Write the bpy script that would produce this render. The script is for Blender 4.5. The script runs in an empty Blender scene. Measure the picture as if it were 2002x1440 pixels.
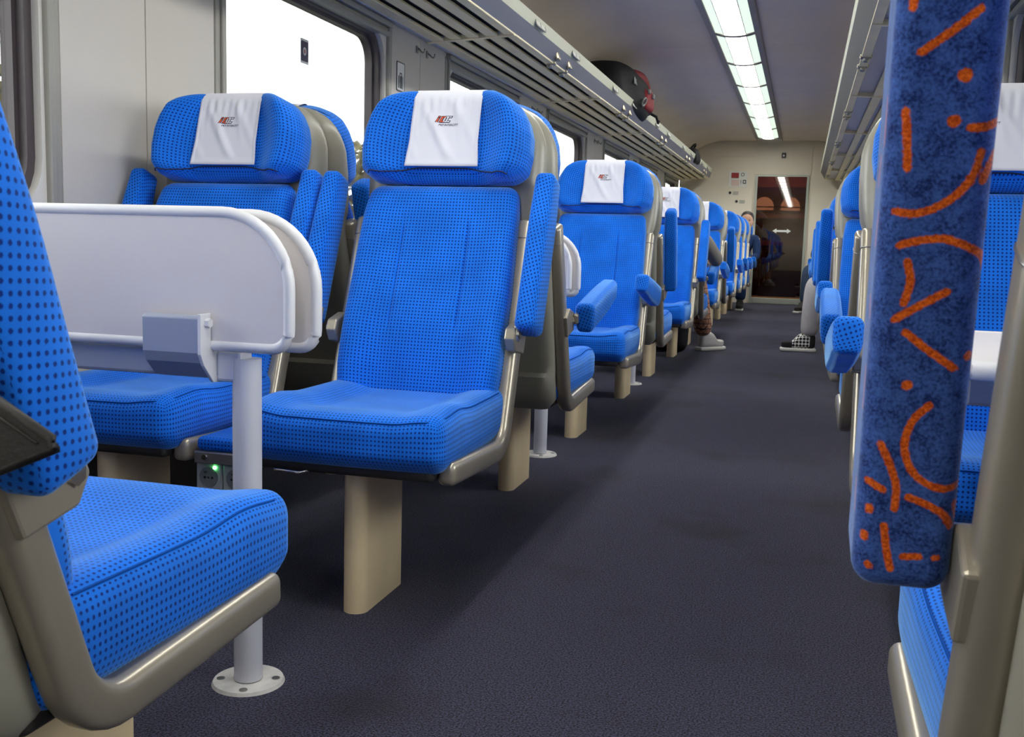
import bpy, bmesh, math, random
from mathutils import Matrix, Vector
random.seed(7)
R = math.radians
SC = bpy.context.scene
COL = SC.collection

# ------------------------------------------------------------------ camera
YAW, PITCH, ROLL, F = 0.27287948834929854, -0.12426267363986154, 0.027995112004257763, 2000.0
M = Matrix.Rotation(YAW, 3, 'Z') @ Matrix.Rotation(PITCH, 3, 'X')
rt = M @ Vector((math.cos(ROLL), 0, math.sin(ROLL)))
up = M @ Vector((-math.sin(ROLL), 0, math.cos(ROLL)))
bk = -(M @ Vector((0, 1, 0)))
cd = bpy.data.cameras.new('camera')
cam = bpy.data.objects.new('camera', cd)
COL.objects.link(cam)
cam.matrix_world = Matrix(((rt.x, up.x, bk.x, 0), (rt.y, up.y, bk.y, 0), (rt.z, up.z, bk.z, .82), (0, 0, 0, 1)))
cd.sensor_width = 36
cd.lens = 36 * F / 2002
cd.clip_start = .02
cd.dof.use_dof = True
cd.dof.focus_distance = 2.3
cd.dof.aperture_fstop = 20
SC.camera = cam
# ------------------------------------------------------------------ sky and exposure
W = bpy.data.worlds.new('overcast_sky')
SC.world = W
W.use_nodes = True
W.node_tree.nodes['Background'].inputs[0].default_value = (.98, .98, 1, 1)
W.node_tree.nodes['Background'].inputs[1].default_value = 6.4
SC.view_settings.view_transform = 'Standard'
SC.view_settings.look = 'None'
SC.view_settings.exposure = 0.35
SC.view_settings.gamma = 1
SC.view_settings.use_curve_mapping = False
SC.cycles.use_denoising = True
SC.cycles.use_adaptive_sampling = True
SC.cycles.adaptive_threshold = .03
SC.cycles.max_bounces = 8
SC.cycles.diffuse_bounces = 4
SC.cycles.transparent_max_bounces = 12
SC.cycles.caustics_reflective = False
SC.cycles.caustics_refractive = False
SC.cycles.sample_clamp_indirect = 6
LAMP = 15.0          # radiance of the bright centre of the ceiling lamp
LAMP_SIDE = .72


# ------------------------------------------------------------------ materials
def srgb(r, g, b):
    f = lambda c: (c / 255 / 12.92) if c / 255 <= .04045 else ((c / 255 + .055) / 1.055) ** 2.4
    return (f(r), f(g), f(b), 1)


class NT:
    def __init__(s, name):
        s.m = bpy.data.materials.new(name)
        s.m.use_nodes = True
        s.t = s.m.node_tree
        s.b = s.t.nodes['Principled BSDF']
        s.out = s.t.nodes['Material Output']

    def n(s, kind, **kw):
        x = s.t.nodes.new(kind)
        for k, v in kw.items():
            setattr(x, k, v)
        return x

    def l(s, a, b):
        s.t.links.new(a, b)

    def math(s, op, a, b=None, c=None):
        x = s.n('ShaderNodeMath', operation=op)
        for i, v in enumerate((a, b, c)):
            if v is None:
                continue
            if isinstance(v, (int, float)):
                x.inputs[i].default_value = v
            else:
                s.l(v, x.inputs[i])
        return x.outputs[0]

    def mix(s, f, a, b):
        x = s.n('ShaderNodeMix', data_type='RGBA')
        for i, v in ((0, f), (6, a), (7, b)):
            if isinstance(v, (int, float, tuple)):
                x.inputs[i].default_value = v
            else:
                s.l(v, x.inputs[i])
        return x.outputs[2]

    def noise(s, scale, detail=2, src=None, rough=.5):
        x = s.n('ShaderNodeTexNoise')
        x.inputs['Scale'].default_value = scale
        x.inputs['Detail'].default_value = detail
        x.inputs['Roughness'].default_value = rough
        if src is None:
            src = s.n('ShaderNodeTexCoord').outputs['Object']
        s.l(src, x.inputs['Vector'])
        return x

    def bump(s, h, strength=.3, dist=.002):
        x = s.n('ShaderNodeBump')
        x.inputs['Strength'].default_value = strength
        x.inputs['Distance'].default_value = dist
        s.l(h, x.inputs['Height'])
        s.l(x.outputs[0], s.b.inputs['Normal'])

    def remap(s, v, a, b, c=0, d=1):
        x = s.n('ShaderNodeMapRange')
        s.l(v, x.inputs[0])
        for i, q in enumerate((a, b, c, d)):
            x.inputs[i + 1].default_value = q
        return x.outputs[0]


def plain(name, col, rough=.5, metal=0, spec=.5, var=0, bump=0, bscale=200, vscale=6):
    k = NT(name)
    k.b.inputs['Roughness'].default_value = rough
    k.b.inputs['Metallic'].default_value = metal
    k.b.inputs['Specular IOR Level'].default_value = spec
    k.b.inputs['Base Color'].default_value = col
    if var:
        nz = k.noise(vscale, 4)
        d = tuple(c * (1 - var) for c in col[:3]) + (1,)
        e = tuple(min(1, c * (1 + var * .5)) for c in col[:3]) + (1,)
        k.l(k.mix(k.remap(nz.outputs[0], .3, .7), d, e), k.b.inputs['Base Color'])
    if bump:
        k.bump(k.noise(bscale, 3).outputs[0], bump, .001)
    return k.m


def fabric(name, base, dot, pitch=.0086, rad=.24, sheen=.55):
    k = NT(name)
    tc = k.n('ShaderNodeTexCoord').outputs['UV']
    sc = k.n('ShaderNodeVectorMath', operation='SCALE')
    sc.inputs['Scale'].default_value = 1 / pitch
    k.l(tc, sc.inputs[0])
    fr = k.n('ShaderNodeVectorMath', operation='FRACTION')
    k.l(sc.outputs[0], fr.inputs[0])
    sub = k.n('ShaderNodeVectorMath', operation='SUBTRACT')
    k.l(fr.outputs[0], sub.inputs[0])
    sub.inputs[1].default_value = (.5, .5, 0)
    sep = k.n('ShaderNodeSeparateXYZ')
    k.l(sub.outputs[0], sep.inputs[0])
    d = k.math('SQRT', k.math('ADD', k.math('POWER', sep.outputs[0], 2), k.math('POWER', sep.outputs[1], 2)))
    wob = k.noise(900, 0, tc)
    d2 = k.math('ADD', d, k.math('MULTIPLY', k.math('SUBTRACT', wob.outputs[0], .5), .16))
    mask = k.remap(d2, rad - .05, rad + .05, 1, 0)
    nz = k.noise(9, 2, tc)
    b2 = tuple(c * .82 for c in base[:3]) + (1,)
    bc = k.mix(k.remap(nz.outputs[0], .35, .65), b2, base)
    k.l(k.mix(mask, bc, dot), k.b.inputs['Base Color'])
    k.b.inputs['Roughness'].default_value = .85
    k.b.inputs['Specular IOR Level'].default_value = .15
    k.b.inputs['Sheen Weight'].default_value = sheen
    k.b.inputs['Sheen Roughness'].default_value = .4
    k.b.inputs['Sheen Tint'].default_value = (.40, .72, 1, 1)
    k.bump(k.noise(1600, 0, tc).outputs[0], .25, .0006)
    return k.m


MAT = {}
MAT['fabric'] = fabric('blue_dotted_plush', (.010, .185, .84, 1), (.002, .024, .21, 1))
MAT['arm_fabric'] = MAT['fabric']
MAT['seam'] = plain('blue_seam_thread', (.006, .07, .34, 1), .9, spec=.1)
MAT['shell'] = plain('grey_beige_shell_plastic', srgb(150, 146, 131), .36, spec=.45, var=.05)
MAT['tube'] = plain('champagne_painted_tube', srgb(174, 165, 147), .3, .5, var=.05)
MAT['leg'] = plain('tan_painted_pedestal', srgb(238, 214, 170), .45, var=.1, vscale=9)
MAT['pan'] = plain('dark_seat_pan', srgb(48, 44, 40), .6)
MAT['cloth'] = plain('white_headrest_cloth', srgb(226, 226, 236), .85, spec=.1, bump=.15, bscale=900)
MAT['navy'] = plain('navy_print', srgb(30, 32, 62), .8)
MAT['orange_print'] = plain('orange_print', srgb(226, 92, 48), .8)
MAT['white_print'] = plain('white_print', srgb(225, 225, 232), .8)
MAT['white_lac'] = plain('white_table_lacquer', srgb(226, 225, 226), .35, var=.03)
MAT['grey_lac'] = plain('light_grey_table_panel', srgb(224, 218, 216), .42, var=.03)
MAT['post'] = plain('pale_grey_post_paint', srgb(206, 206, 214), .35, var=.04)
MAT['plate'] = plain('worn_white_floor_plate', srgb(214, 210, 204), .5, var=.16, vscale=40)
MAT['bracketm'] = plain('bluegrey_metal_bracket', srgb(164, 170, 186), .35, .15)
MAT['steel'] = plain('bright_steel', (.72, .71, .69, 1), .22, 1)
MAT['dsteel'] = plain('dull_steel', (.35, .34, .33, 1), .4, .9)
MAT['wall'] = plain('warm_white_wall_laminate', srgb(196, 190, 181), .5, var=.03, vscale=3)
MAT['endwall'] = plain('cream_end_wall_laminate', srgb(222, 212, 194), .5, var=.03, vscale=3)
MAT['ceil'] = plain('grey_ceiling_panel', srgb(242, 226, 212), .55, var=.04, vscale=2)
MAT['dark'] = plain('dark_void', srgb(26, 25, 24), .8)
MAT['heater'] = plain('brown_heater_cover', srgb(70, 62, 54), .55)
MAT['frame'] = plain('pale_window_frame', srgb(214, 210, 202), .4)
MAT['gasket'] = plain('dark_window_gasket', srgb(74, 66, 68), .45)
MAT['guide'] = plain('grey_blind_guide', srgb(150, 147, 138), .4)
MAT['blind'] = plain('grey_blind_box', srgb(160, 157, 148), .4, .2)
MAT['rail'] = plain('grey_blue_rail', srgb(172, 172, 182), .35, .3)
MAT['slat'] = plain('satin_rack_slat', srgb(246, 230, 188), .4, .05, var=.08)
MAT['gapdark'] = plain('dark_gap_sheet', srgb(58, 53, 46), .7)
MAT['fascia_dark'] = plain('dark_grey_rack_fascia', srgb(78, 76, 82), .5)
MAT['fascia'] = plain('bluegrey_rack_fascia', srgb(112, 118, 144), .32, .3)
MAT['lip'] = plain('pale_green_rack_lip', srgb(214, 216, 196), .45)
MAT['black'] = plain('black_plastic', srgb(18, 18, 20), .45)
MAT['chrome'] = plain('chrome', (.8, .79, .76, 1), .12, 1)
MAT['readl'] = plain('reading_light_metal', srgb(176, 164, 140), .25, .6)
MAT['signwhite'] = plain('sign_white', srgb(222, 221, 216), .5)
MAT['signdark'] = plain('sign_dark', srgb(54, 58, 62), .5)
MAT['red'] = plain('sign_red', srgb(150, 34, 30), .5)
MAT['socket'] = plain('grey_socket_plastic', srgb(176, 178, 172), .4)
MAT['socketd'] = plain('grey_socket_well', srgb(120, 124, 122), .45)
MAT['lampframe'] = plain('lamp_frame', srgb(150, 142, 135), .45, .2)
MAT['vest'] = plain('brown_vestibule_panel', srgb(150, 98, 62), .5, var=.2)
MAT['vestdark'] = plain('dark_vestibule', srgb(74, 54, 44), .6)
MAT['doorframe'] = plain('grey_green_door_frame', srgb(168, 172, 160), .4, .3)
MAT['brass'] = plain('brass_strip', srgb(150, 100, 58), .4, .5)


def emit(name, col, st):
    k = NT(name)
    k.b.inputs['Base Color'].default_value = (.6, .6, .6, 1)
    k.b.inputs['Emission Color'].default_value = col
    k.b.inputs['Emission Strength'].default_value = st
    return k.m


MAT['lamp'] = emit('lamp_centre_diffuser', (1, 1, .94, 1), LAMP)
MAT['lampside'] = emit('lamp_side_diffuser', (.84, 1, .84, 1), LAMP_SIDE)
MAT['led'] = emit('green_led', (.15, 1, .25, 1), 9)


def glass(name, tint, refl):
    k = NT(name)
    tr = k.n('ShaderNodeBsdfTransparent')
    tr.inputs[0].default_value = tint
    gl = k.n('ShaderNodeBsdfGlossy')
    gl.inputs['Roughness'].default_value = .02
    fr = k.n('ShaderNodeFresnel')
    fr.inputs[0].default_value = 1.5
    mx = k.n('ShaderNodeMixShader')
    k.l(k.math('MULTIPLY', fr.outputs[0], refl), mx.inputs[0])
    k.l(tr.outputs[0], mx.inputs[1])
    k.l(gl.outputs[0], mx.inputs[2])
    k.l(mx.outputs[0], k.out.inputs[0])
    return k.m


MAT['glass'] = glass('window_glass', (.96, .98, .97, 1), .8)
MAT['smoke'] = glass('brown_smoked_door_glass', (.34, .22, .17, 1), 2.2)


def carpet():
    k = NT('navy_carpet')
    a = k.noise(260, 2)
    b = k.noise(2.3, 4)
    c1 = k.mix(k.remap(a.outputs[0], .38, .62), srgb(9, 9, 17), srgb(73, 71, 95))
    c2 = k.mix(k.remap(b.outputs[0], .56, .70, 0, .55), c1, srgb(30, 26, 27))
    k.l(c2, k.b.inputs['Base Color'])
    k.b.inputs['Roughness'].default_value = .95
    k.b.inputs['Specular IOR Level'].default_value = .1
    k.b.inputs['Sheen Weight'].default_value = .12
    k.bump(a.outputs[0], .7, .004)
    return k.m


MAT['carpet'] = carpet()


def velvet():
    k = NT('patterned_navy_velvet')
    tc = k.n('ShaderNodeTexCoord').outputs['Object']
    n1 = k.noise(420, 4, tc, .7)
    n2 = k.noise(70, 3, tc)
    blend = k.math('ADD', k.math('MULTIPLY', n1.outputs[0], .65), k.math('MULTIPLY', n2.outputs[0], .35))
    base = k.mix(k.remap(blend, .38, .6), (.008, .017, .09, 1), (.052, .115, .36, 1))
    at = k.n('ShaderNodeAttribute', attribute_name='stroke')
    d = k.math('ADD', at.outputs['Fac'], k.math('MULTIPLY', k.math('SUBTRACT', n1.outputs[0], .5), .0042))
    mask = k.remap(d, -.0004, .0006, 1, 0)
    org = k.mix(k.remap(n1.outputs[0], .4, .62), (.36, .045, .006, 1), (.80, .15, .012, 1))
    k.l(k.mix(mask, base, org), k.b.inputs['Base Color'])
    k.b.inputs['Roughness'].default_value = .9
    k.b.inputs['Specular IOR Level'].default_value = .1
    k.b.inputs['Sheen Weight'].default_value = .5
    k.b.inputs['Sheen Roughness'].default_value = .35
    k.b.inputs['Sheen Tint'].default_value = (.5, .65, 1, 1)
    k.bump(n1.outputs[0], .35, .001)
    return k.m


MAT['velvet'] = velvet()


# ------------------------------------------------------------------ mesh helpers
def mesh(name, verts, faces, smooth=True, uv=None):
    me = bpy.data.meshes.new(name)
    me.from_pydata([tuple(v) for v in verts], [], faces)
    me.validate()
    if smooth:
        me.polygons.foreach_set('use_smooth', [True] * len(me.polygons))
    if uv is not None:
        lay = me.uv_layers.new(name='UVMap')
        for p in me.polygons:
            for li, vi in zip(p.loop_indices, p.vertices):
                lay.data[li].uv = uv(p.index, vi)
    me.update()
    return me


def add(name, me, mat=None, parent=None, loc=None, rot=None):
    o = bpy.data.objects.new(name, me)
    COL.objects.link(o)
    if mat is not None and me is not None and not me.materials:
        me.materials.append(MAT[mat] if isinstance(mat, str) else mat)
    if parent is not None:
        o.parent = parent
    if loc is not None:
        o.location = loc
    if rot is not None:
        o.rotation_euler = rot
    return o


def tag(o, label=None, cat=None, group=None, kind=None):
    for k, v in (('label', label), ('category', cat), ('group', group), ('kind', kind)):
        if v is not None:
            o[k] = v
    return o


def empty(name, loc=(0, 0, 0), rz=0, **kw):
    o = bpy.data.objects.new(name, None)
    o.empty_display_size = .1
    COL.objects.link(o)
    o.location = loc
    o.rotation_euler = (0, 0, rz)
    return tag(o, **kw)


def axis(h, r, n):
    e = [0, .12, .3, .55, .8, 1]
    lo = [-h + r * t for t in e]
    hi = [h - r * t for t in reversed(e)]
    a, b = -h + r, h - r
    mid = [a + (b - a) * i / n for i in range(1, n)] if b - a > 1e-5 else []
    return sorted(set(round(x, 6) for x in lo + mid + hi))


def rbox(name, h, r, n=(6, 6, 3), fn=None, extra=None, rot=0., smooth=True, uvs=1.):
    """rounded box; fn deforms each vertex; UV in metres from the undeformed box"""
    ax = [axis(h[i], r, n[i]) for i in range(3)]
    if extra:
        for i, vals in extra.items():
            ax[i] = sorted(set(ax[i] + list(vals)))
    V, idx, raw = [], {}, []

    def vid(p):
        k = tuple(round(c, 6) for c in p)
        if k not in idx:
            q = [max(-h[i] + r, min(h[i] - r, p[i])) for i in range(3)]
            d = [p[i] - q[i] for i in range(3)]
            L = math.sqrt(sum(c * c for c in d))
            w = [q[i] + (d[i] / L * r if L > 1e-9 else 0) for i in range(3)]
            idx[k] = len(V)
            raw.append(tuple(p))
            V.append(fn(*w) if fn else tuple(w))
        return idx[k]
    Fc, dom = [], []
    for a in range(3):
        b, c = (a + 1) % 3, (a + 2) % 3
        for s in (-1, 1):
            for i in range(len(ax[b]) - 1):
                for j in range(len(ax[c]) - 1):
                    q = []
                    for di, dj in ((0, 0), (1, 0), (1, 1), (0, 1)):
                        p = [0, 0, 0]
                        p[a] = s * h[a]
                        p[b] = ax[b][i + di]
                        p[c] = ax[c][j + dj]
                        q.append(vid(p))
                    if s < 0:
                        q.reverse()
                    Fc.append(q)
                    dom.append(a)
    cr, sr = math.cos(rot), math.sin(rot)

    def uv(fi, vi):
        p = raw[vi]
        a = dom[fi]
        x, y = ((p[1], p[2]), (p[0], p[2]), (p[0], p[1]))[a]
        return ((x * cr - y * sr) * uvs + 5, (x * sr + y * cr) * uvs + 5)
    return mesh(name, V, Fc, smooth, uv)


def box(name, x0, x1, y0, y1, z0, z1, bev=0.):
    if bev:
        c = ((x0 + x1) / 2, (y0 + y1) / 2, (z0 + z1) / 2)
        hx, hy, hz = (x1 - x0) / 2, (y1 - y0) / 2, (z1 - z0) / 2
        b = min(bev, hx * .95, hy * .95, hz * .95)
        bm = bmesh.new()
        bmesh.ops.create_cube(bm, size=1, matrix=Matrix.Translation(c) @ Matrix.Diagonal((2 * hx, 2 * hy, 2 * hz, 1)))
        bmesh.ops.bevel(bm, geom=list(bm.edges), offset=b, segments=2, affect='EDGES', profile=.5)
        me = bpy.data.meshes.new(name)
        bm.to_mesh(me)
        bm.free()
        return me
    V = [(x, y, z) for x in (x0, x1) for y in (y0, y1) for z in (z0, z1)]
    Fc = [(0, 1, 3, 2), (4, 6, 7, 5), (0, 4, 5, 1), (2, 3, 7, 6), (0, 2, 6, 4), (1, 5, 7, 3)]
    return mesh(name, V, Fc, False)


def prism(name, pts, axis_, a0, a1, bev=0., smooth=False):
    """polygon pts (in the two other axes, x<y<z order) extruded along axis_"""
    n = len(pts)
    put = {'x': lambda p, t: (t, p[0], p[1]), 'y': lambda p, t: (p[0], t, p[1]), 'z': lambda p, t: (p[0], p[1], t)}[axis_]
    bm = bmesh.new()
    A = [bm.verts.new(put(p, a0)) for p in pts]
    B = [bm.verts.new(put(p, a1)) for p in pts]
    bm.faces.new(A)
    bm.faces.new(B)
    for i in range(n):
        bm.faces.new((A[i], A[(i + 1) % n], B[(i + 1) % n], B[i]))
    bmesh.ops.recalc_face_normals(bm, faces=list(bm.faces))
    if bev:
        ed = [e for e in bm.edges if len(e.link_faces) == 2 and e.calc_face_angle() > .6]
        bmesh.ops.bevel(bm, geom=ed, offset=bev, segments=2, affect='EDGES', profile=.5)
    me = bpy.data.meshes.new(name)
    bm.to_mesh(me)
    bm.free()
    if smooth:
        me.polygons.foreach_set('use_smooth', [True] * len(me.polygons))
        me.set_sharp_from_angle(angle=R(40))
    return me


def cyl(name, r, z0, z1, n=24, r2=None, caps=True):
    r2 = r if r2 is None else r2
    V = [(r * math.cos(2 * math.pi * i / n), r * math.sin(2 * math.pi * i / n), z0) for i in range(n)]
    V += [(r2 * math.cos(2 * math.pi * i / n), r2 * math.sin(2 * math.pi * i / n), z1) for i in range(n)]
    Fc = [(i, (i + 1) % n, n + (i + 1) % n, n + i) for i in range(n)]
    if caps:
        Fc += [tuple(reversed(range(n))), tuple(range(n, 2 * n))]
    me = mesh(name, V, Fc)
    me.set_sharp_from_angle(angle=R(40))
    return me


def rrect(hw, hh, r, k=5, c=(0, 0)):
    out = []
    for cx, cy, a0 in ((hw - r, hh - r, 0), (-hw + r, hh - r, 90), (-hw + r, -hh + r, 180), (hw - r, -hh + r, 270)):
        for i in range(k + 1):
            a = R(a0 + 90 * i / k)
            out.append((c[0] + cx + r * math.cos(a), c[1] + cy + r * math.sin(a)))
    return out


def ring(name, outer, inner, axis_, a0, a1):
    """flat frame between two outlines with the same count, extruded along axis_"""
    n = len(outer)
    put = {'x': lambda p, t: (t, p[0], p[1]), 'y': lambda p, t: (p[0], t, p[1]), 'z': lambda p, t: (p[0], p[1], t)}[axis_]
    V = [put(p, a0) for p in outer] + [put(p, a0) for p in inner] + [put(p, a1) for p in outer] + [put(p, a1) for p in inner]
    Fc = []
    for i in range(n):
        j = (i + 1) % n
        Fc += [(i, j, n + j, n + i), (2 * n + i, 3 * n + i, 3 * n + j, 2 * n + j),
               (i, 2 * n + i, 2 * n + j, j), (n + i, n + j, 3 * n + j, 3 * n + i)]
    bm = bmesh.new()
    me = mesh(name, V, Fc, False)
    bm.from_mesh(me)
    bmesh.ops.recalc_face_normals(bm, faces=list(bm.faces))
    bm.to_mesh(me)
    bm.free()
    me.polygons.foreach_set('use_smooth', [True] * len(me.polygons))
    me.set_sharp_from_angle(angle=R(40))
    return me


def sweep(name, path, prof, x=0., capr=.012):
    """profile (lateral, normal) swept along a path in the yz plane at lateral x, with rounded ends"""
    P = [Vector((0, p[0], p[1])) for p in path]
    T = []
    for i in range(len(P)):
        T.append((P[min(i + 1, len(P) - 1)] - P[max(i - 1, 0)]).normalized())
    rings = []
    for i, (p, t) in enumerate(zip(P, T)):
        nrm = Vector((0, -t.z, t.y))
        if i == 0:
            for s, off in ((.45, 0), (.75, .15), (.93, .5)):
                rings.append((p + t * off * capr, nrm, s))
            rings.append((p + t * capr, nrm, 1))
        elif i == len(P) - 1:
            rings.append((p - t * capr, nrm, 1))
            for s, off in ((.93, .5), (.75, .15), (.45, 0)):
                rings.append((p - t * off * capr, nrm, s))
        else:
            rings.append((p, nrm, 1))
    V, Fc, m = [], [], len(prof)
    for p, nr, s in rings:
        for a, b in prof:
            q = p + nr * (b * s)
            V.append((x + a * s, q.y, q.z))
    for i in range(len(rings) - 1):
        for j in range(m):
            k = (j + 1) % m
            Fc.append((i * m + j, i * m + k, (i + 1) * m + k, (i + 1) * m + j))
    Fc.append(tuple(reversed(range(m))))
    Fc.append(tuple(range((len(rings) - 1) * m, len(rings) * m)))
    bm = bmesh.new()
    me = mesh(name, V, Fc)
    bm.from_mesh(me)
    bmesh.ops.recalc_face_normals(bm, faces=list(bm.faces))
    bm.to_mesh(me)
    bm.free()
    me.polygons.foreach_set('use_smooth', [True] * len(me.polygons))
    return me


def wire(name, pts, r, n=6, closed=False):
    """thin round tube through 3-D points"""
    P = [Vector(p) for p in pts]
    V, Fc = [], []
    N = len(P)
    for i, p in enumerate(P):
        a = P[(i - 1) % N] if closed else P[max(i - 1, 0)]
        b = P[(i + 1) % N] if closed else P[min(i + 1, N - 1)]
        t = (b - a).normalized()
        u = t.orthogonal().normalized() if abs(t.z) > .95 else t.cross(Vector((0, 0, 1))).normalized()
        w = t.cross(u)
        for j in range(n):
            an = 2 * math.pi * j / n
            V.append(p + u * (r * math.cos(an)) + w * (r * math.sin(an)))
    for i in range(N if closed else N - 1):
        for j in range(n):
            k = (j + 1) % n
            q = (i + 1) % N
            Fc.append((i * n + j, q * n + j, q * n + k, i * n + k))
    if not closed:
        Fc.append(tuple(range(n)))
        Fc.append(tuple(range((N - 1) * n, N * n)))
    return mesh(name, V, Fc)


def loft(name, secs, smooth=True):
    """closed sections (lists of 3-D points, same count) joined, ends filled"""
    m = len(secs[0])
    V = [p for s in secs for p in s]
    Fc = []
    for i in range(len(secs) - 1):
        for j in range(m):
            k = (j + 1) % m
            Fc.append((i * m + j, i * m + k, (i + 1) * m + k, (i + 1) * m + j))
    Fc.append(tuple(reversed(range(m))))
    Fc.append(tuple(range((len(secs) - 1) * m, len(secs) * m)))
    me = mesh(name, V, Fc, smooth)
    bm = bmesh.new()
    bm.from_mesh(me)
    bmesh.ops.recalc_face_normals(bm, faces=list(bm.faces))
    bm.to_mesh(me)
    bm.free()
    if smooth:
        me.polygons.foreach_set('use_smooth', [True] * len(me.polygons))
        me.set_sharp_from_angle(angle=R(55))
    return me


def sstep(a, b, x):
    t = max(0, min(1, (x - a) / (b - a)))
    return t * t * (3 - 2 * t)


def interp(tab, x):
    if x <= tab[0][0]:
        return tab[0][1]
    for (a, p), (b, q) in zip(tab, tab[1:]):
        if x <= b:
            t = (x - a) / (b - a)
            return p + (q - p) * t
    return tab[-1][1]


def struct(name, me, mat, parent=None):
    return tag(add(name, me, mat, parent), kind='structure' if parent is None else None)


# ------------------------------------------------------------------ the coach
XL, XR, XC = -1.85, .71, -.57
Y0, Y1 = -8.2, 15.6
BAY, C0 = 2.18, 1.607                    # bay length, centre of the bay nearest the camera
CENT = [C0 + BAY * k for k in range(-4, 7)]
WIN = [c - .077 for c in CENT]              # window centres
ZT = 2.36

struct('floor', box('floor', XL, XR, Y0, Y1 + 1.6, -.05, 0), 'carpet')
struct('baseboard_left', box('baseboard_left', XL, XL + .07, Y0, Y1, 0, .24, .008), 'heater')
struct('baseboard_right', box('baseboard_right', XR - .07, XR, Y0, Y1, 0, .24, .008), 'heater')

# ceiling: panels either side of the lamp, with open joints between them
prof = []
for i in range(15):
    t = i / 14
    s = t * 1.29
    z = ZT - .40 * max(0, (s - .62) / .72) ** 2.1
    prof.append((s, z))
ceil = struct('ceiling', box('ceiling', XL - .05, XR + .05, Y0, Y1, ZT + .03, ZT + .06), 'dark')
LW = .18
seg = 1.21
yl = 15.0
panel_me = {}
for side in (-1, 1):
    pr = [(max(s, LW), z) for s, z in prof if s >= LW - .09]
    V, Fc = [], []
    n = len(pr)
    for y in (.003, 2 * seg - .003):
        for dz in (0, .012):
            V += [(side * s, y, z + dz) for s, z in pr]
    for i in range(n - 1):
        Fc += [(i, i + 1, 2 * n + i + 1, 2 * n + i), (n + i, 3 * n + i, 3 * n + i + 1, n + i + 1),
               (i, n + i, n + i + 1, i + 1), (2 * n + i, 2 * n + i + 1, 3 * n + i + 1, 3 * n + i)]
    me = mesh('ceiling_panel', V, Fc)
    me.set_sharp_from_angle(angle=R(40))
    panel_me[side] = me
for i in range(11):
    y = Y1 - .02 - (i + 1) * 2 * seg
    for side in (-1, 1):
        if y < Y0 - 2.6:
            continue
        add('ceiling_panel', panel_me[side], 'ceil', ceil, (XC, y, 0))
# thin dark trim along both sides of the lamp
for n_, x in (('trim_1', XC - LW - .004), ('trim_2', XC + LW - .004)):
    struct(n_, box(n_, x, x + .008, Y0, Y1 - .05, ZT - .004, ZT + .01), 'lampframe')

# walls
WT = .09
for side, X, nm in ((-1, XL, 'wall_left'), (1, XR, 'wall_right')):
    a, b = (X - WT, X - .006) if side < 0 else (X + .006, X + WT)
    Vs, Fs = [], []

    def bx(y0, y1, z0, z1):
        o = len(Vs)
        Vs.extend([(x, y, z) for x in (a, b) for y in (y0, y1) for z in (z0, z1)])
        Fs.extend([tuple(o + i for i in f) for f in ((0, 1, 3, 2), (4, 6, 7, 5), (0, 4, 5, 1), (2, 3, 7, 6), (0, 2, 6, 4), (1, 5, 7, 3))])
    bx(Y0, Y1, -.05, .825)
    bx(Y0, Y1, 1.775, 2.42)
    ed = [Y0] + [v for c in WIN for v in (c - .70, c + .70)] + [Y1]
    for i in range(0, len(ed), 2):
        bx(ed[i], ed[i + 1], .825, 1.775)
    wl = struct(nm, mesh(nm, Vs, Fs, False), 'wall')
    p0, p1 = (X - .006, X) if side < 0 else (X, X + .006)
    # facing panels: two to a pier with a joint between them, one below each window, a strip above
    pier = box('wall_panel', p0, p1, 0, .355, .245, 1.785, .002)
    low = box('wall_panel', p0, p1, 0, 1.456, .245, .80, .002)
    for c in WIN:
        add('wall_panel', low, 'wall', wl, (0, c - .728, 0))
        for y in (c + .733, c + .733 + .359):
            if y + .355 < Y1:
                add('wall_panel', pier, 'wall', wl, (0, y, 0))
    add('upper_panel', box('upper_panel', p0, p1, Y0, Y1, 1.788, 2.4), 'wall', wl)

# windows
ZW = 1.29
for side, X in ((-1, XL), (1, XR)):
    s = side
    fm = ring('window_frame', rrect(.70, .475, .03, 6), rrect(.664, .437, .14, 6), 'x', X + s * .004, X + s * .075)
    gm = ring('gasket', rrect(.665, .438, .141, 6), rrect(.637, .410, .115, 6), 'x', X + s * .026, X + s * .085)
    im = ring('inner_gasket', rrect(.638, .411, .116, 6), rrect(.624, .397, .10, 6), 'x', X + s * .05, X + s * .085)
    pm = prism('pane', rrect(.64, .412, .11, 6), 'x', X + s * .066, X + s * .070)
    guide = box('blind_guide', *sorted((X - s * .004, X + s * .03)), -.014, .014, -.47, .47, .006)
    guide2 = box('blind_guide', *sorted((X - s * .012, X + s * .03)), -.012, .012, -.47, .47, .005)
    slats = [box('blind_slat', *sorted((X - s * d, X + s * .03)), -.70, .70, z0, z1, .003)
             for d, z0, z1 in ((.014, .418, .440), (.004, .444, .454), (.02, .458, .482))]
    sill = box('sill', *sorted((X - s * .03, X + s * .05)), -.725, .725, -.50, -.474, .006)
    for k, c in enumerate(WIN):
        w = empty('window_%d' % (k + 1 + (len(WIN) if side > 0 else 0)), (0, c, ZW), kind='structure')
        add('window_frame', fm, 'frame', w)
        add('gasket', gm, 'gasket', w)
        add('inner_gasket', im, 'gasket', w)
        add('pane', pm, 'glass', w)
        for q in (-1, 1):
            add('blind_guide', guide, 'guide', w, (0, q * .715, 0))
            add('blind_guide', guide2, 'guide', w, (0, q * .688, 0))
        for m_ in slats:
            add('blind_slat', m_, 'blind', w)
        add('sill', sill, 'wall', w)

def arc_(cx, cy, r, a0, a1, n=12):
    return [(cx + r * math.cos(R(a0 + (a1 - a0) * i / n)), cy + r * math.sin(R(a0 + (a1 - a0) * i / n))) for i in range(1, n)]


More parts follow.
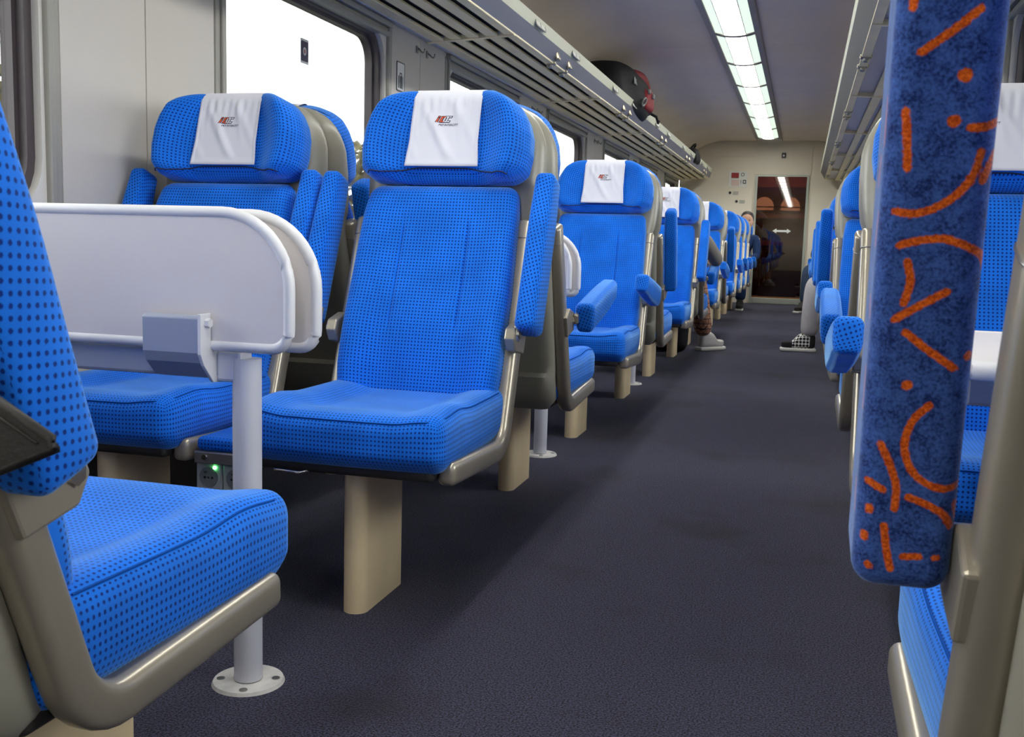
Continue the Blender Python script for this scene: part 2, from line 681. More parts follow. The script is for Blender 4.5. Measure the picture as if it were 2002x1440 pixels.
# rear wall behind the camera and end wall with the glass door
struct('wall_back', box('wall_back', XL, XR, Y0 - .05, Y0, 0, 2.42), 'endwall')
DX0, DX1, DZ = -.745, .012, 1.875
ew = struct('wall_front', mesh('wall_front', *(lambda B: (B[0], B[1]))((lambda L: (
    [v for (x0, x1, z0, z1) in L for v in [(x, y, z) for x in (x0, x1) for y in (Y1 + .012, Y1 + .06) for z in (z0, z1)]],
    [tuple(8 * i + j for j in f) for i in range(len(L)) for f in ((0, 1, 3, 2), (4, 6, 7, 5), (0, 4, 5, 1), (2, 3, 7, 6), (0, 2, 6, 4), (1, 5, 7, 3))]))(
    [(XL, DX0, 0, 2.42), (DX1, XR, 0, 2.42), (DX0, DX1, DZ, 2.42)])), False), 'endwall')
for x0, x1, z0, z1 in ((XL, -.775, .0, 2.13), (XL, -.775, 2.135, 2.42), (-.765, .035, DZ + .003, 2.42), (.045, XR, 0, 2.13), (.045, XR, 2.135, 2.42)):
    add('wall_panel', box('wall_panel', x0, x1, Y1, Y1 + .012, z0, z1), 'endwall', ew)
door = empty('door_1', ((DX0 + DX1) / 2, Y1, 0), kind='structure')
hw = (DX1 - DX0) / 2
add('door_frame', ring('door_frame', [(-hw, 0), (hw, 0), (hw, DZ), (-hw, DZ)], [(-hw + .035, .0), (hw - .03, .0), (hw - .03, DZ - .025), (-hw + .035, DZ - .025)], 'y', -.015, .05), 'doorframe', door)
add('pane', box('pane', -hw + .035, hw - .03, .02, .028, .105, DZ - .025), 'smoke', door)
add('threshold', box('threshold', -hw + .035, hw - .03, .0, .05, .0, .085, .006), 'doorframe', door)
add('kick_strip', box('kick_strip', -hw + .035, hw - .03, .012, .03, .085, .105), 'brass', door)
ar = [(-.13, 0), (-.075, .035), (-.075, .014), (.075, .014), (.075, .035), (.13, 0), (.075, -.035), (.075, -.014), (-.075, -.014), (-.075, -.035)]
tag(add('arrow_sticker', prism('arrow_sticker', [(x, z) for x, z in ar], 'y', 0, .002), 'signwhite', None, (-.33, Y1 + .017, 1.068)),
    'white double-headed arrow sticker on the dark glass end door', 'sticker')
# vestibule beyond the door
struct('vestibule_wall', box('vestibule_wall', XL, XR, Y1 + 1.55, Y1 + 1.6, 0, 2.4), 'vestdark')
struct('vestibule_side_wall', box('vestibule_side_wall', XL, -1.2, Y1 + .06, Y1 + 1.55, 0, 2.4), 'vestdark')
struct('vestibule_side_wall', box('vestibule_side_wall', .4, XR, Y1 + .06, Y1 + 1.55, 0, 2.4), 'vestdark')
struct('vestibule_ceiling', box('vestibule_ceiling', XL, XR, Y1 + .06, Y1 + 1.6, 2.3, 2.4), 'vestdark')
for z0, z1 in ((1.78, 2.0), (1.29, 1.36), (.86, .93)):
    struct('vestibule_trim', box('vestibule_trim', -1.19, .39, Y1 + 1.53, Y1 + 1.55, z0, z1), 'vest')

MAT['paneglow'] = emit('daylit_vestibule_pane', (1, .9, .72, 1), .9)
for n_, x in (('window_23', -.66), ('window_24', -.25)):
    w = empty(n_, (x, Y1 + 1.548, 1.42), kind='structure')
    sh_ = [(-.15, 0), (.15, 0), (.15, .06)] + arc_(0, .06, .15, 0, 180) + [(-.15, .06)]
    add('pane', prism('pane', sh_, 'y', -.006, 0), 'paneglow', w)
    add('glazing_bar', box('glazing_bar', -.15, .15, -.012, -.004, .045, .06), 'vestdark', w)
vl = empty('vestibule_fill_light', (-.4, Y1 + .8, 2.285), label='added round fill light, out of view in the vestibule behind the glass end door', cat='lamp')
MAT['vfill'] = emit('vestibule_fill_glow', (1, .8, .6, 1), 120)  # unseen light added to bring out the brown behind the door glass
add('diffuser', cyl('diffuser', .14, -.02, 0, 24), 'vfill', vl)
add('fill_light_ring', ring('fill_light_ring', [(.16 * math.cos(i * .2618), .16 * math.sin(i * .2618)) for i in range(24)], [(.141 * math.cos(i * .2618), .141 * math.sin(i * .2618)) for i in range(24)], 'z', -.024, .012), 'lampframe', vl)

# ceiling lamp: one long fixture of framed segments
lamp = empty('ceiling_lamp', (XC, yl, ZT - .012), label='long fluorescent ceiling lamp with white diffuser panels along the coach', cat='lamp')
cen, sid, rib = None, None, None


def bowed(name, x0, x1, y0, y1, z, sag, n=8, t=.006):
    V, Fc = [], []
    for y in (y0, y1):
        for dz in (0, t):
            for i in range(n + 1):
                x = x0 + (x1 - x0) * i / n
                V.append((x, y, z - sag * (1 - (x / .14) ** 2) + dz))
    m = n + 1
    for i in range(n):
        Fc += [(i, i + 1, 2 * m + i + 1, 2 * m + i), (m + i, 3 * m + i, 3 * m + i + 1, m + i + 1), (i, m + i, m + i + 1, i + 1), (2 * m + i, 2 * m + i + 1, 3 * m + i + 1, 3 * m + i)]
    Fc += [(0, 2 * m, 3 * m, m), (n, m + n, 3 * m + n, 2 * m + n)]
    me = mesh(name, V, Fc, False)
    bm = bmesh.new()
    bm.from_mesh(me)
    bmesh.ops.recalc_face_normals(bm, faces=list(bm.faces))
    bm.to_mesh(me)
    bm.free()
    return me


cen = bowed('centre_diffuser', -.074, .074, .03, seg - .03, 0, .022)
sid = {q: bowed('side_diffuser', *sorted((q * .08, q * .138)), .022, seg - .022, 0, .022, 4) for q in (-1, 1)}
rib = bowed('rib', -.14, .14, -.036, .036, -.009, .022)
bar_ = {q: bowed('divider', *sorted((q * .074, q * .08)), .02, seg - .02, -.001, .022, 1) for q in (-1, 1)}
for i in range(19):
    y = -(i + 1) * seg
    add('centre_diffuser', cen, 'lamp', lamp, (0, y, 0))
    for q in (-1, 1):
        add('side_diffuser', sid[q], 'lampside', lamp, (0, y, 0))
        add('divider', bar_[q], 'lampframe', lamp, (0, y, 0))
    add('rib', rib, 'lampframe', lamp, (0, y + seg, 0))
for q in (-1, 1):
    add('edge_frame', box('edge_frame', *sorted((q * .138, q * .182)), -19 * seg, .03, -.012, .02, .004), 'lampframe', lamp)

# ------------------------------------------------------------------ luggage racks
BARS = [.52 + BAY * k for k in range(-4, 7)] + [15.55]
gaps_l = [(-1.845, -1.752), (-1.718, -1.662), (-1.628, -1.572), (-1.538, -1.478)]


def rack(side):
    if side < 0:
        r = empty('luggage_rack', (XL, 0, 1.8), label='left luggage rack of long slats with pale front lip above the windows', cat='luggage rack')
        slats = [(a - XL, b - XL) for a, b in gaps_l]
        band = (-1.446 - XL, -1.398 - XL)
        fas = [(-1.398 - XL, .008), (-1.37 - XL, .086), (-1.378 - XL, .09), (-1.408 - XL, .014)]
        lip = [(-1.37 - XL, .086), (-1.356 - XL, .140), (-1.368 - XL, .143), (-1.382 - XL, .088)]
        loc = 0
    else:
        r = empty('luggage_rack', (XR, 0, 1.8), label='right luggage rack of pale slats with dark front edge', cat='luggage rack')
        slats = [(-(a - XL), -(b - XL)) for a, b in gaps_l]
        band = (.27 - XR, .224 - XR)
        slats = [(t * .93, u * .93) for t, u in slats]
        fas = [(.224 - XR, .008), (.165 - XR, .11), (.173 - XR, .114), (.234 - XR, .014)]
        lip = [(.165 - XR, .11), (.156 - XR, .138), (.166 - XR, .14), (.176 - XR, .112)]
    zs = lambda x: -.02 + .03 * min(1, abs(x) / .52)
    add('fascia', prism('fascia', [(x, z) for x, z in fas], 'y', -8.1, 15.45), 'fascia' if side < 0 else 'fascia_dark', r)
    add('lip', prism('lip', [(x, z) for x, z in lip], 'y', -8.1, 15.45), 'lip', r)
    rl = [(.0, -.022), (.034, -.026), (.05, -.006), (.042, .018), (0, .03)]
    add('wall_rail', prism('wall_rail', [(-side * x, z) for x, z in rl], 'y', -8.1, 15.5, smooth=True), 'rail', r)
    tx = sorted((slats[0][0], band[0]))
    add('tray', prism('tray', [(tx[0], zs(tx[0]) + .016), (tx[1], zs(tx[1]) + .016), (tx[1], zs(tx[1]) + .022), (tx[0], zs(tx[0]) + .022)], 'y', -8.1, 15.45), 'gapdark' if side < 0 else 'rail', r)  # added backing; its dark colour on the left makes the slat gaps read shaded
    meS = []
    for a, b in slats + [band]:
        z = zs((a + b) / 2)
        x0, x1 = sorted((a, b))
        meS.append(box('slat', x0, x1, .02, BAY - .02, z - .006, z + .008, .003))
    xa, xb = sorted((slats[0][0], band[1]))
    cb = prism('crossbar', [(xa, zs(xa) - .010), (xb, zs(xb) - .010), (xb, zs(xb) + .03), (xa, zs(xa) + .03)], 'y', -.018, .018, .002)
    for i, y in enumerate(BARS[:-1]):
        add('crossbar', cb, 'slat', r, (0, y, 0))
        for m_ in meS:
            o_ = add('slat', m_, 'slat', r, (0, y, 0))
            if y + BAY > 15.6:
                o_.scale.y = .84
    # reading lights: two under each bay, a second pair on the fascia of the left rack
    dome = rbox('reading_light', (.030, .030, .013), .0125, (2, 2, 1))
    hood = rbox('reading_light_hood', (.016, .018, .02), .012, (1, 1, 1))
    xb_ = (band[0] + band[1]) / 2
    for c in CENT[3:]:
        for dy in (-.27, .02, .5):
            if dy == .5:
                continue
            l_ = add('reading_light', dome, 'readl', r, (xb_, c + dy, .008))
            add('reading_light_hood', hood, 'dsteel', l_, (0, -.01, -.012))
            if side < 0:
                l_ = add('reading_light', dome, 'readl', r, (-1.386 - XL, c + dy, .045), (0, R(70), 0))
                add('reading_light_hood', hood, 'dsteel', l_, (0, -.01, -.012))
    if side < 0:
        fr_ = ring('number_plate_frame', rrect(.10, .024, .012, 3), rrect(.092, .017, .008, 3), 'x', -.001, .003)
        pl_ = prism('number_plate', rrect(.092, .017, .008, 3), 'x', -.001, .0015)
        bar = box('number_plate_divider', 0, .003, -.003, .003, -.017, .017)
        for c in CENT[3:]:
            for dy in (-.75, .1):
                p_ = add('number_plate', pl_, 'signwhite', r, (-1.361 - XL, c + dy, .115), (0, R(-14), 0))
                add('number_plate_frame', fr_, 'guide', p_)
                add('number_plate_divider', bar, 'guide', p_)
    return r


rack(-1)
rack(1)

# ------------------------------------------------------------------ seats
ut = lambda z: .15 + (.865 - z) * .385            # line of the side tube


def curve_path(pts, rad, n=7):
    (a, b, c) = [Vector((0,) + p) for p in pts]
    d1 = (a - b).normalized()
    d2 = (c - b).normalized()
    th = d1.angle(d2) / 2
    t = rad / math.tan(th)
    ctr = b + (d1 + d2).normalized() * (rad / math.sin(th))
    s = b + d1 * t - ctr
    e = b + d2 * t - ctr
    out = [(a.y, a.z)]
    m = 4
    for i in range(1, m):
        q = a.lerp(b + d1 * t, i / m)
        out.append((q.y, q.z))
    for i in range(n + 1):
        q = s.slerp(e, i / n).normalized() * rad + ctr
        out.append((q.y, q.z))
    for i in range(1, m):
        q = (b + d2 * t).lerp(c, i / m)
        out.append((q.y, q.z))
    out.append((c.y, c.z))
    return out


SM = {}
tp = curve_path([(.74, .336), (.352, .316), (.15, .868)], .085)
SM['tube'] = {q: sweep('side_frame', tp, rrect(.0205, .0255, .014, 4), q * .2215) for q in (-1, 1)}
dt = Vector((0, -.385, 1)).normalized()
SM['capring'] = {q: sweep('frame_cap', [(.15 + .385 * .05, .868 - .05), (.15 + .385 * .046, .868 - .046)], rrect(.0215, .0265, .0145, 4), q * .2215, .001) for q in (-1, 1)}
SM['bracket'] = {q: prism('armrest_bracket', [(.225, .60), (.27, .625), (.33, .61), (.342, .585), (.325, .555), (.25, .54)], 'x', *sorted((q * .222, q * .249)), .004) for q in (-1, 1)}
bm_ = cyl('bolt', .012, 0, .006, 6)
SM['bolt'] = bm_


def cush(x, y, z):
    s = x / .235
    t = (y + .25) / .5              # 0 rear .. 1 front
    v = x * (1 - .05 * (1 - t) - .02 * sstep(.8, 1, t))
    u = .55 + y
    zz = .398 + z
    if z > -.02:
        k = sstep(-.02, .05, z)
        bol = sstep(.105, .175, abs(x)) * (1 - sstep(.66, .9, t))
        zz += k * (.013 * bol - .012 * (1 - sstep(.1, .2, abs(x))) * sstep(.0, .3, t) * (1 - sstep(.7, .95, t)) + .010 * math.exp(-((t - .82) / .16) ** 2))
        zz += k * .008 * sstep(.12, .2, abs(x)) * sstep(.5, .9, t)
    else:
        zz -= .009 * sstep(-.02, -.05, z)
        u -= .02 * sstep(-.02, -.05, z) * t
    u += .012 * (1 - s * s) * sstep(.9, 1, t)
    return (v, u, zz)


SM['cushion'] = rbox('seat_cushion', (.235, .25, .052), .034, (22, 16, 4), cush, {0: [q * v for q in (-1, 1) for v in (.10, .12, .14, .16, .18)]})
sp = []
for i in range(18):
    sp.append((-.2255, -.2 + .4 * i / 17))
for i in range(41):
    sp.append((-.2 + .4 * i / 40, .2415))
for i in range(18):
    sp.append((.2255, .2 - .4 * i / 17))
sp = [cush(x, y, .0425) for x, y in sp]
SM['seam'] = wire('seam', sp, .0016, 5)

Pb, Pt = Vector((0, .335, .405)), Vector((0, .155, .955))
bd = (Pt - Pb).normalized()
bn = Vector((0, bd.z, -bd.y))
bhw = [(0, .204), (.15, .212), (.5, .214), (.85, .208), (1, .198)]
BL = (Pt - Pb).length


def backf(x, y, z):
    t = (z + BL / 2) / BL
    w = interp(bhw, t) / .21
    f = 0
    if y > 0:
        ax = abs(x)
        f = (.016 + .022 * (1 - sstep(.15, .6, t))) * sstep(.10, .18, ax) * math.sin(math.pi * max(0, min(1, t + .08))) ** .5
        f += .012 * math.exp(-((t - .33) / .2) ** 2) * (1 - sstep(.12, .2, ax))
        g = math.exp(-((ax - .088) / .0035) ** 2) * sstep(.3, .36, t) * (1 - sstep(.78, .84, t))
        f -= .006 * g
        f -= .014 * sstep(.93, 1.0, t)
    p = Pb + bd * (t * BL) + bn * (y + f)
    return (x * w, p.y, p.z)


gl = [q * (.088 + d) for q in (-1, 1) for d in (-.008, -.004, -.002, 0, .002, .004, .008)]
SM['back'] = rbox('backrest', (.21, .036, BL / 2), .03, (20, 2, 26), backf, {0: gl})

Hb, Ht = Vector((0, .150, .958)), Vector((0, .085, 1.192))
hd = (Ht - Hb).normalized()
hn = Vector((0, hd.z, -hd.y))
HL = (Ht - Hb).length
hhw = [(0, .205), (.12, .222), (.3, .2285), (.5, .2265), (.65, .216), (.78, .198), (.88, .175), (.95, .148), (1, .118)]
HT = .05


def headf(x, y, z):
    t = (z + HL / 2) / HL
    w = interp(hhw, t) / .2285
    ax = abs(x)
    f = 0
    wing = sstep(.095, .19, ax) * (1 - .75 * sstep(.75, 1.02, t))
    if y > 0:
        tl = .14 * (1 - sstep(.06, .215, ax))
        f = .054 * wing - .02 * (1 - sstep(tl - .05, tl, t)) * (1 - sstep(.17, .21, ax))
        f -= .034 * sstep(.19, .2285, ax)
    else:
        f = .02 * wing
    p = Hb + hd * (t * HL) + hn * (y + f)
    return (x * w, p.y, p.z)


SM['head'] = rbox('headrest', (.2285, HT, HL / 2), .035, (34, 4, 30), headf)
# dark crease under the wings and along the side of the headrest
SM['piping'] = {}
pts = []
for i in range(41):
    x = -.205 + .41 * i / 40
    tl = .14 * (1 - sstep(.06, .215, abs(x)))
    p = Vector(headf(x, HT - .001 - .012 * sstep(.19, .21, abs(x)), (max(.03, tl) - .5) * HL - .004))
    pts.append(p + hn * .001)
SM['piping'] = wire('crease', pts, .0018, 5)

# headrest cloth
CW = .093
off = .004
rr_ = .035
path = []
zf0, zf1 = .031, HL - rr_
for i in range(23):
    s = zf0 + (zf1 - zf0) * i / 22
    path.append((Hb + hd * s + hn * (HT + off), s, hn))
ctr1 = Hb + hd * (HL - rr_) + hn * (HT - rr_)
for i in range(1, 7):
    a = R(90 * i / 6)
    nn = hn * math.cos(a) + hd * math.sin(a)
    path.append((ctr1 + nn * (rr_ + off), zf1 + i * .01, nn))
ctr2 = Hb + hd * (HL - rr_) - hn * (HT - rr_)
for i in range(0, 7):
    a = R(90 * i / 6)
    nn = hd * math.cos(a) - hn * math.sin(a)
    path.append((ctr2 + nn * (rr_ + off), zf1 + .08 + i * .01, nn))
path.append((Hb + hd * (HL - .07) - hn * (HT + off), zf1 + .19, -hn))


def cover_pt(v, s):
    """point of the cloth's front at lateral v (metres) and height s along the headrest"""
    e = 1 + .06 * max(0, (.10 - s) / .06) * .5 + .03 * sstep(.1, .04, s)
    w = .0
    m = sstep(.23, .17, s) * sstep(.035, .07, s)
    q = v / CW
    ed = (1 - abs(q)) ** .4
    w += .0052 * max(0, math.sin(6.5 * q - 42 * s + 5.2)) ** 2.5 * m * ed
    w += .0036 * max(0, math.sin(9.5 * q - 20 * s + 2.0)) ** 3 * sstep(.08, .14, s) * sstep(.235, .19, s) * ed
    w += .0016 * math.sin(26 * q + 18 * s) * sstep(.12, .2, s) * sstep(.24, .2, s)
    hem = .0012 if (abs(q) > .93 or s < .041) else 0
    return (v * e, Hb + hd * s + hn * (HT + off + .002 + w + hem))


def make_cover():
    V, Fc = [], []
    cols = sorted(set([-1, -.965, -.935, -.925] + [-.925 + 1.85 * i / 44 for i in range(45)] + [.925, .935, .965, 1]))
    m = len(cols)
    for P, s, nn in path:
        for q in cols:
            v = q * CW
            if s <= zf1:
                e, p = cover_pt(v, s)
                V.append((e, p.y, p.z))
            else:
                V.append((v * (1 + .0), P.y + nn.y * .002, P.z + nn.z * .002))
    for i in range(len(path) - 1):
        for j in range(m - 1):
            Fc.append((i * m + j, i * m + j + 1, (i + 1) * m + j + 1, (i + 1) * m + j))
    me = mesh('headrest_cover', V, Fc)
    bm = bmesh.new()
    bm.from_mesh(me)
    bmesh.ops.recalc_face_normals(bm, faces=list(bm.faces))
    bmesh.ops.solidify(bm, geom=list(bm.faces), thickness=-.0012)
    bm.to_mesh(me)
    bm.free()
    me.polygons.foreach_set('use_smooth', [True] * len(me.polygons))
    return me


SM['cover'] = make_cover()


def on_cover(name, polys, lift):
    """flat print: polygons in (viewer-right, up) metres from the logo origin, laid on the cloth"""
    V, Fc = [], []
    for poly in polys:
        o = len(V)
        for a, b in poly:
            e, p = cover_pt(-a, .148 + b)
            q = p + hn * lift
            V.append((e, q.y, q.z))
        Fc.append(tuple(range(o, o + len(poly))))
    bm = bmesh.new()
    me = mesh(name, V, Fc, False)
    bm.from_mesh(me)
    bmesh.ops.triangulate(bm, faces=list(bm.faces))
    bm.to_mesh(me)
    bm.free()
    return me


def glyph(kind, x0, g):
    H_, S = .0165, .42
    if kind == 'i':
        P = [[(0, 0), (.30, 0), (.30, .70), (0, .70)], [(0, .80), (.30, .80), (.30, 1), (0, 1)]]
    else:
        P = [[(0, 0), (.30, 0), (.30, 1), (0, 1)], [(.30, 0), (.72, 0), (.72, .26), (.30, .26)], [(.30, .76), (.72, .76), (.72, 1), (.30, 1)]]
    out = []
    for q in P:
        xs = [p[0] for p in q]
        ys = [p[1] for p in q]
        a, b, c, d = min(xs) - g, max(xs) + g, min(ys) - g, max(ys) + g
        n = 5
        for i in range(n):
            y0, y1 = c + (d - c) * i / n, c + (d - c) * (i + 1) / n
            out.append([(x0 + (x + S * y) * H_, y * H_) for x, y in ((a, y0), (b, y0), (b, y1), (a, y1))])
    return out


st = -.026
SM['logo_outline'] = on_cover('logo_outline', sum([glyph(k, st + d, .07) for k, d in (('i', 0), ('c', .0085), ('c', .0165), ('c', .0245))], []), .0016)
SM['logo_orange'] = on_cover('logo_orange', sum([glyph(k, st + d, -.035) for k, d in (('i', 0), ('c', .0085))], []), .0021)
SM['logo_white'] = on_cover('logo_white', sum([glyph(k, st + d, -.035) for k, d in (('c', .0165), ('c', .0245))], []), .0021)


def text_polys(body, size, x0, z0, shear=.22):
    cu = bpy.data.curves.new('lettering', 'FONT')
    cu.body = body
    cu.size = size
    cu.offset = size * .018
    cu.resolution_u = 2
    o = bpy.data.objects.new('lettering', cu)
    COL.objects.link(o)
    dg = bpy.context.evaluated_depsgraph_get()
    me = o.evaluated_get(dg).to_mesh()
    P = [[(x0 + me.vertices[i].co.x + shear * me.vertices[i].co.y, z0 + me.vertices[i].co.y) for i in p.vertices] for p in me.polygons]
    o.evaluated_get(dg).to_mesh_clear()
    bpy.data.objects.remove(o)
    bpy.data.curves.remove(cu)
    return P


SM['lettering'] = on_cover('lettering', text_polys('PKP INTERCITY', .0076, -.0175, -.0095), .0018)

# back shell: lofted cross-sections
sw = [(.315, .185), (.345, .208), (.6, .213), (.85, .218), (.90, .238), (1.0, .244), (1.06, .243), (1.10, .233), (1.135, .212), (1.16, .186), (1.178, .15), (1.187, .115)]
secs = []
for z in (.315, .322, .345, .38, .42, .432, .46, .55, .65, .75, .83, .86, .89, .93, .97, 1.0, 1.03, 1.06, 1.085, 1.11, 1.13, 1.15, 1.165, 1.178, 1.186):
    w = interp(sw, z)
    ur = max(ut(z) - .088, .014 + .02 * sstep(1.13, 1.19, z))
    ur -= .022 * (1 - sstep(.42, .434, z))
    uf = ut(z) - .008 if z < .86 else max(ut(z) - .008, .5 * (ut(z) + .14))
    if z > 1.0:
        uf = min(uf, .125 - .03 * sstep(1.08, 1.18, z))
    if z < .33:
        ur += .02
        uf -= .02
    rr = min(.045, (uf - ur) * .48)
    secs.append([(x, y, z) for x, y in rrect(w, (uf - ur) / 2, rr, 5, (0, (uf + ur) / 2))])
SM['shell'] = loft('back_shell', secs)
SM['rim'] = None
lg = [(x, y) for x, y in rrect(.0275, .1215, .0274, 7, (0, .5955))]
SM['leg'] = prism('leg', lg, 'z', 0, .318, smooth=True)
SM['pan'] = rbox('seat_pan', (.2, .235, .014), .012, (1, 1, 1), lambda x, y, z: (x, y + .53, z + .333))

# armrest pad: origin at its pivot, pointing forward (+y)
def armf(x, y, z):
    t = (y + .2075) / .415
    zz = z
    if z < 0:
        zz = z * (1 - .42 * sstep(.45, 1.05, t))
    zz += .003 * math.sin(math.pi * t)
    xx = x * (1 - .10 * sstep(.7, 1.05, t)) * (1 - .14 * sstep(0, -.04, z))
    return (xx, y + .2175, zz)


SM['arm'] = rbox('armrest', (.0305, .2075, .045), .018, (3, 16, 3), armf, rot=R(20), uvs=.86)
SM['armfoot'] = rbox('armrest_hinge', (.008, .03, .016), .007, (1, 2, 1), lambda x, y, z: (x, y + .025, z))

# patterned armrest: dense pad; the distance to the nearest printed stroke is stored on its vertices (mm from the pivot)
STROKES = [[(-18, 370), (0, 383), (16, 396)], [(10, 355), (10.5, 355)], [(6, 326), (6.5, 326)], [(-24, 333), (-20, 295)],
           [(-25, 266), (-12, 265), (3, 271), (15, 281), (22, 293), (25, 306)], [(-21, 243), (-7, 247), (9, 248), (25, 242), (34, 235), (38, 223)],
           [(17, 322), (25, 322), (37, 326)], [(28, 287), (31, 295), (35, 305)], [(-15, 232), (-12, 220), (-13, 211), (-15, 203)],
           [(-20, 191), (-7, 200), (12, 212)], [(-12, 182), (4, 170), (22, 158)], [(-8, 144), (-7.6, 144)], [(31, 166), (31, 166.5)],
           [(8, 130), (-2, 118), (-6, 101), (-2, 85), (7, 74), (22, 68), (35, 70)], [(-22, 99), (-14, 82), (-9, 67), (-9, 50)],
           [(0, 60), (14, 55), (25, 48), (31, 38)], [(-15, 36), (-12, 18), (-8, 2)], [(0, 13), (11, 14)], [(22, 14), (23, 14)],
           [(-28, 69), (-18, 64)], [(-26, 49), (-26, 46)], [(-28, 27), (-28, 24)], [(-24, 4), (-23, 2)], [(33, 55), (36, 44)], [(-25, 403), (-25, 398)],
           [(-44, 340), (-40, 310)], [(-50, 240), (-44, 262)], [(-45, 150), (-45, 120)], [(-60, 200), (-48, 188)], [(-52, 60), (-44, 40)], [(-62, 300), (-70, 280)]]
def smooth_line(p, n=5):
    if len(p) < 3:
        return p
    q = [p[0]] + p + [p[-1]]
    out = []
    for i in range(1, len(q) - 2):
        for j in range(n):
            t = j / n
            out.append(tuple(.5 * (2 * q[i][c] + (q[i + 1][c] - q[i - 1][c]) * t + (2 * q[i - 1][c] - 5 * q[i][c] + 4 * q[i + 1][c] - q[i + 2][c]) * t * t
                             + (3 * q[i][c] - q[i - 1][c] - 3 * q[i + 1][c] + q[i + 2][c]) * t ** 3) for c in (0, 1)))
    return out + [p[-1]]


STROKES = [smooth_line(p) for p in STROKES]
WIDE = {1: 4.4, 2: 4.0, 11: 3.6, 12: 3.2}


def make_velvet():
    HX, HY, HZ, yc = .035, .225, .047, .2075
    me = rbox('armrest', (HX, HY, HZ), .018, (44, 4, 40), lambda x, y, z: (x, y + yc, z), {1: [round(i * .0016, 6) for i in range(-128, 129)]}, 0)
    at = me.attributes.new('stroke', 'FLOAT', 'POINT')
    val = []
    for v in me.vertices:
        x, y, z = v.co
        # unfold: across the top, then down the side
        a = x * 1000
        if z < HZ - .018:
            a = (math.copysign(HX, x) - 0) * 1000 + math.copysign((HZ - .012 - z) * 1000, x)
        b = y * 1000
        best = 99.
        if z > -.03 or True:
            for i, st_ in enumerate(STROKES):
                w = WIDE.get(i, 2.7)
                for (x0, y0), (x1, y1) in zip(st_, st_[1:]):
                    if abs(b - (y0 + y1) / 2) > 60:
                        continue
                    dx, dy = x1 - x0, y1 - y0
                    L2 = dx * dx + dy * dy + 1e-9
                    t = max(0, min(1, ((a - x0) * dx + (b - y0) * dy) / L2))
                    d = math.hypot(a - x0 - t * dx, b - y0 - t * dy) - w
                    best = min(best, d)
        val.append(best / 1000)
    at.data.foreach_set('value', val)
    return me


def seat_at(Xc, Yb, facing, label, group, aisle_up=False, inner_up=True, aisle_side=1, velvet=None, ang_up=111, shift=0., vpad=None, vin=None):
    """a seat; facing=True looks towards the camera (-Y). aisle_side: +1 when the aisle lies at +X of the seat"""
    o = empty('train_seat', (Xc, Yb, 0), math.pi if facing else 0, label=label, cat='seat', group=group)
    add('leg', SM['leg'], 'leg', o)
    add('seat_pan', SM['pan'], 'pan', o)
    c = add('seat_cushion', SM['cushion'], 'fabric', o)
    add('seam', SM['seam'], 'seam', c)
    add('backrest', SM['back'], 'fabric', o)
    h = add('headrest', SM['head'], 'fabric', o)
    add('crease', SM['piping'], 'navy', h)
    add('back_shell', SM['shell'], 'shell', o)
    cv = add('headrest_cover', SM['cover'], 'cloth', o)
    cv['label'] = 'white cloth headrest cover with logo'
    add('logo_outline', SM['logo_outline'], 'navy', cv)
    add('logo_orange', SM['logo_orange'], 'orange_print', cv)
    add('logo_white', SM['logo_white'], 'white_print', cv)
    add('lettering', SM['lettering'], 'navy', cv)
    loc_aisle = aisle_side * (-1 if facing else 1)
    for q in (-1, 1):
        t = add('side_frame', SM['tube'][q], 'tube', o)
        add('frame_cap', SM['capring'][q], 'dsteel', t)
        add('armrest_bracket', SM['bracket'][q], 'tube', t)
        add('bolt', SM['bolt'], 'steel', t, (q * .247, .318, .588), (0, R(90) * q, 0))
        upq = aisle_up if q == loc_aisle else inner_up
        ang = R(ang_up) if upq else R(9)
        me, mt, vp = SM['arm'], 'fabric', (.272 if upq else .28)
        if vpad is not None and q == loc_aisle:
            vp = vpad
        if vin is not None and q != loc_aisle:
            vp = vin
        if velvet is not None and q == loc_aisle:
            me, mt = velvet, 'velvet'
        a = add('armrest', me, mt, o, (q * vp, .315 + shift, .59), (ang, 0, 0))
        add('armrest_hinge', SM['armfoot'], 'tube', a, (-q * .024, 0, 0))
    return o


VEL = make_velvet()
AX, WX, RX = -.905, -1.535, .368
ordn = ['nearest', 'second', 'third', 'fourth', 'fifth', 'sixth', 'seventh', 'eighth', 'ninth']
FACE = [2.70, 4.88, 7.06, 9.24, 11.42, 12.45, 13.45, 14.45]
AWAY = [.52, 2.70, 4.88, 7.06, 9.24]
GA, GW, GR = 'aisle seats left of the aisle', 'window seats on the left', 'single seats right of the aisle'
for i, yb in enumerate(FACE):
    seat_at(AX, yb, True, '%s camera-facing blue aisle seat on the left, white headrest cover' % ordn[i], GA, aisle_up=i in (0, 2), ang_up=112, vin=.312)
    if i < 5:
        seat_at(WX, yb, True, '%s camera-facing blue seat beside the left windows' % ordn[i], GW, aisle_up=True, vpad=.256)
    if i < 5 or i == 7:
        seat_at(RX, yb, True, '%s camera-facing single blue seat on the right of the aisle' % ordn[min(i, 5)], GR, aisle_up=i in (2, 3), aisle_side=-1)
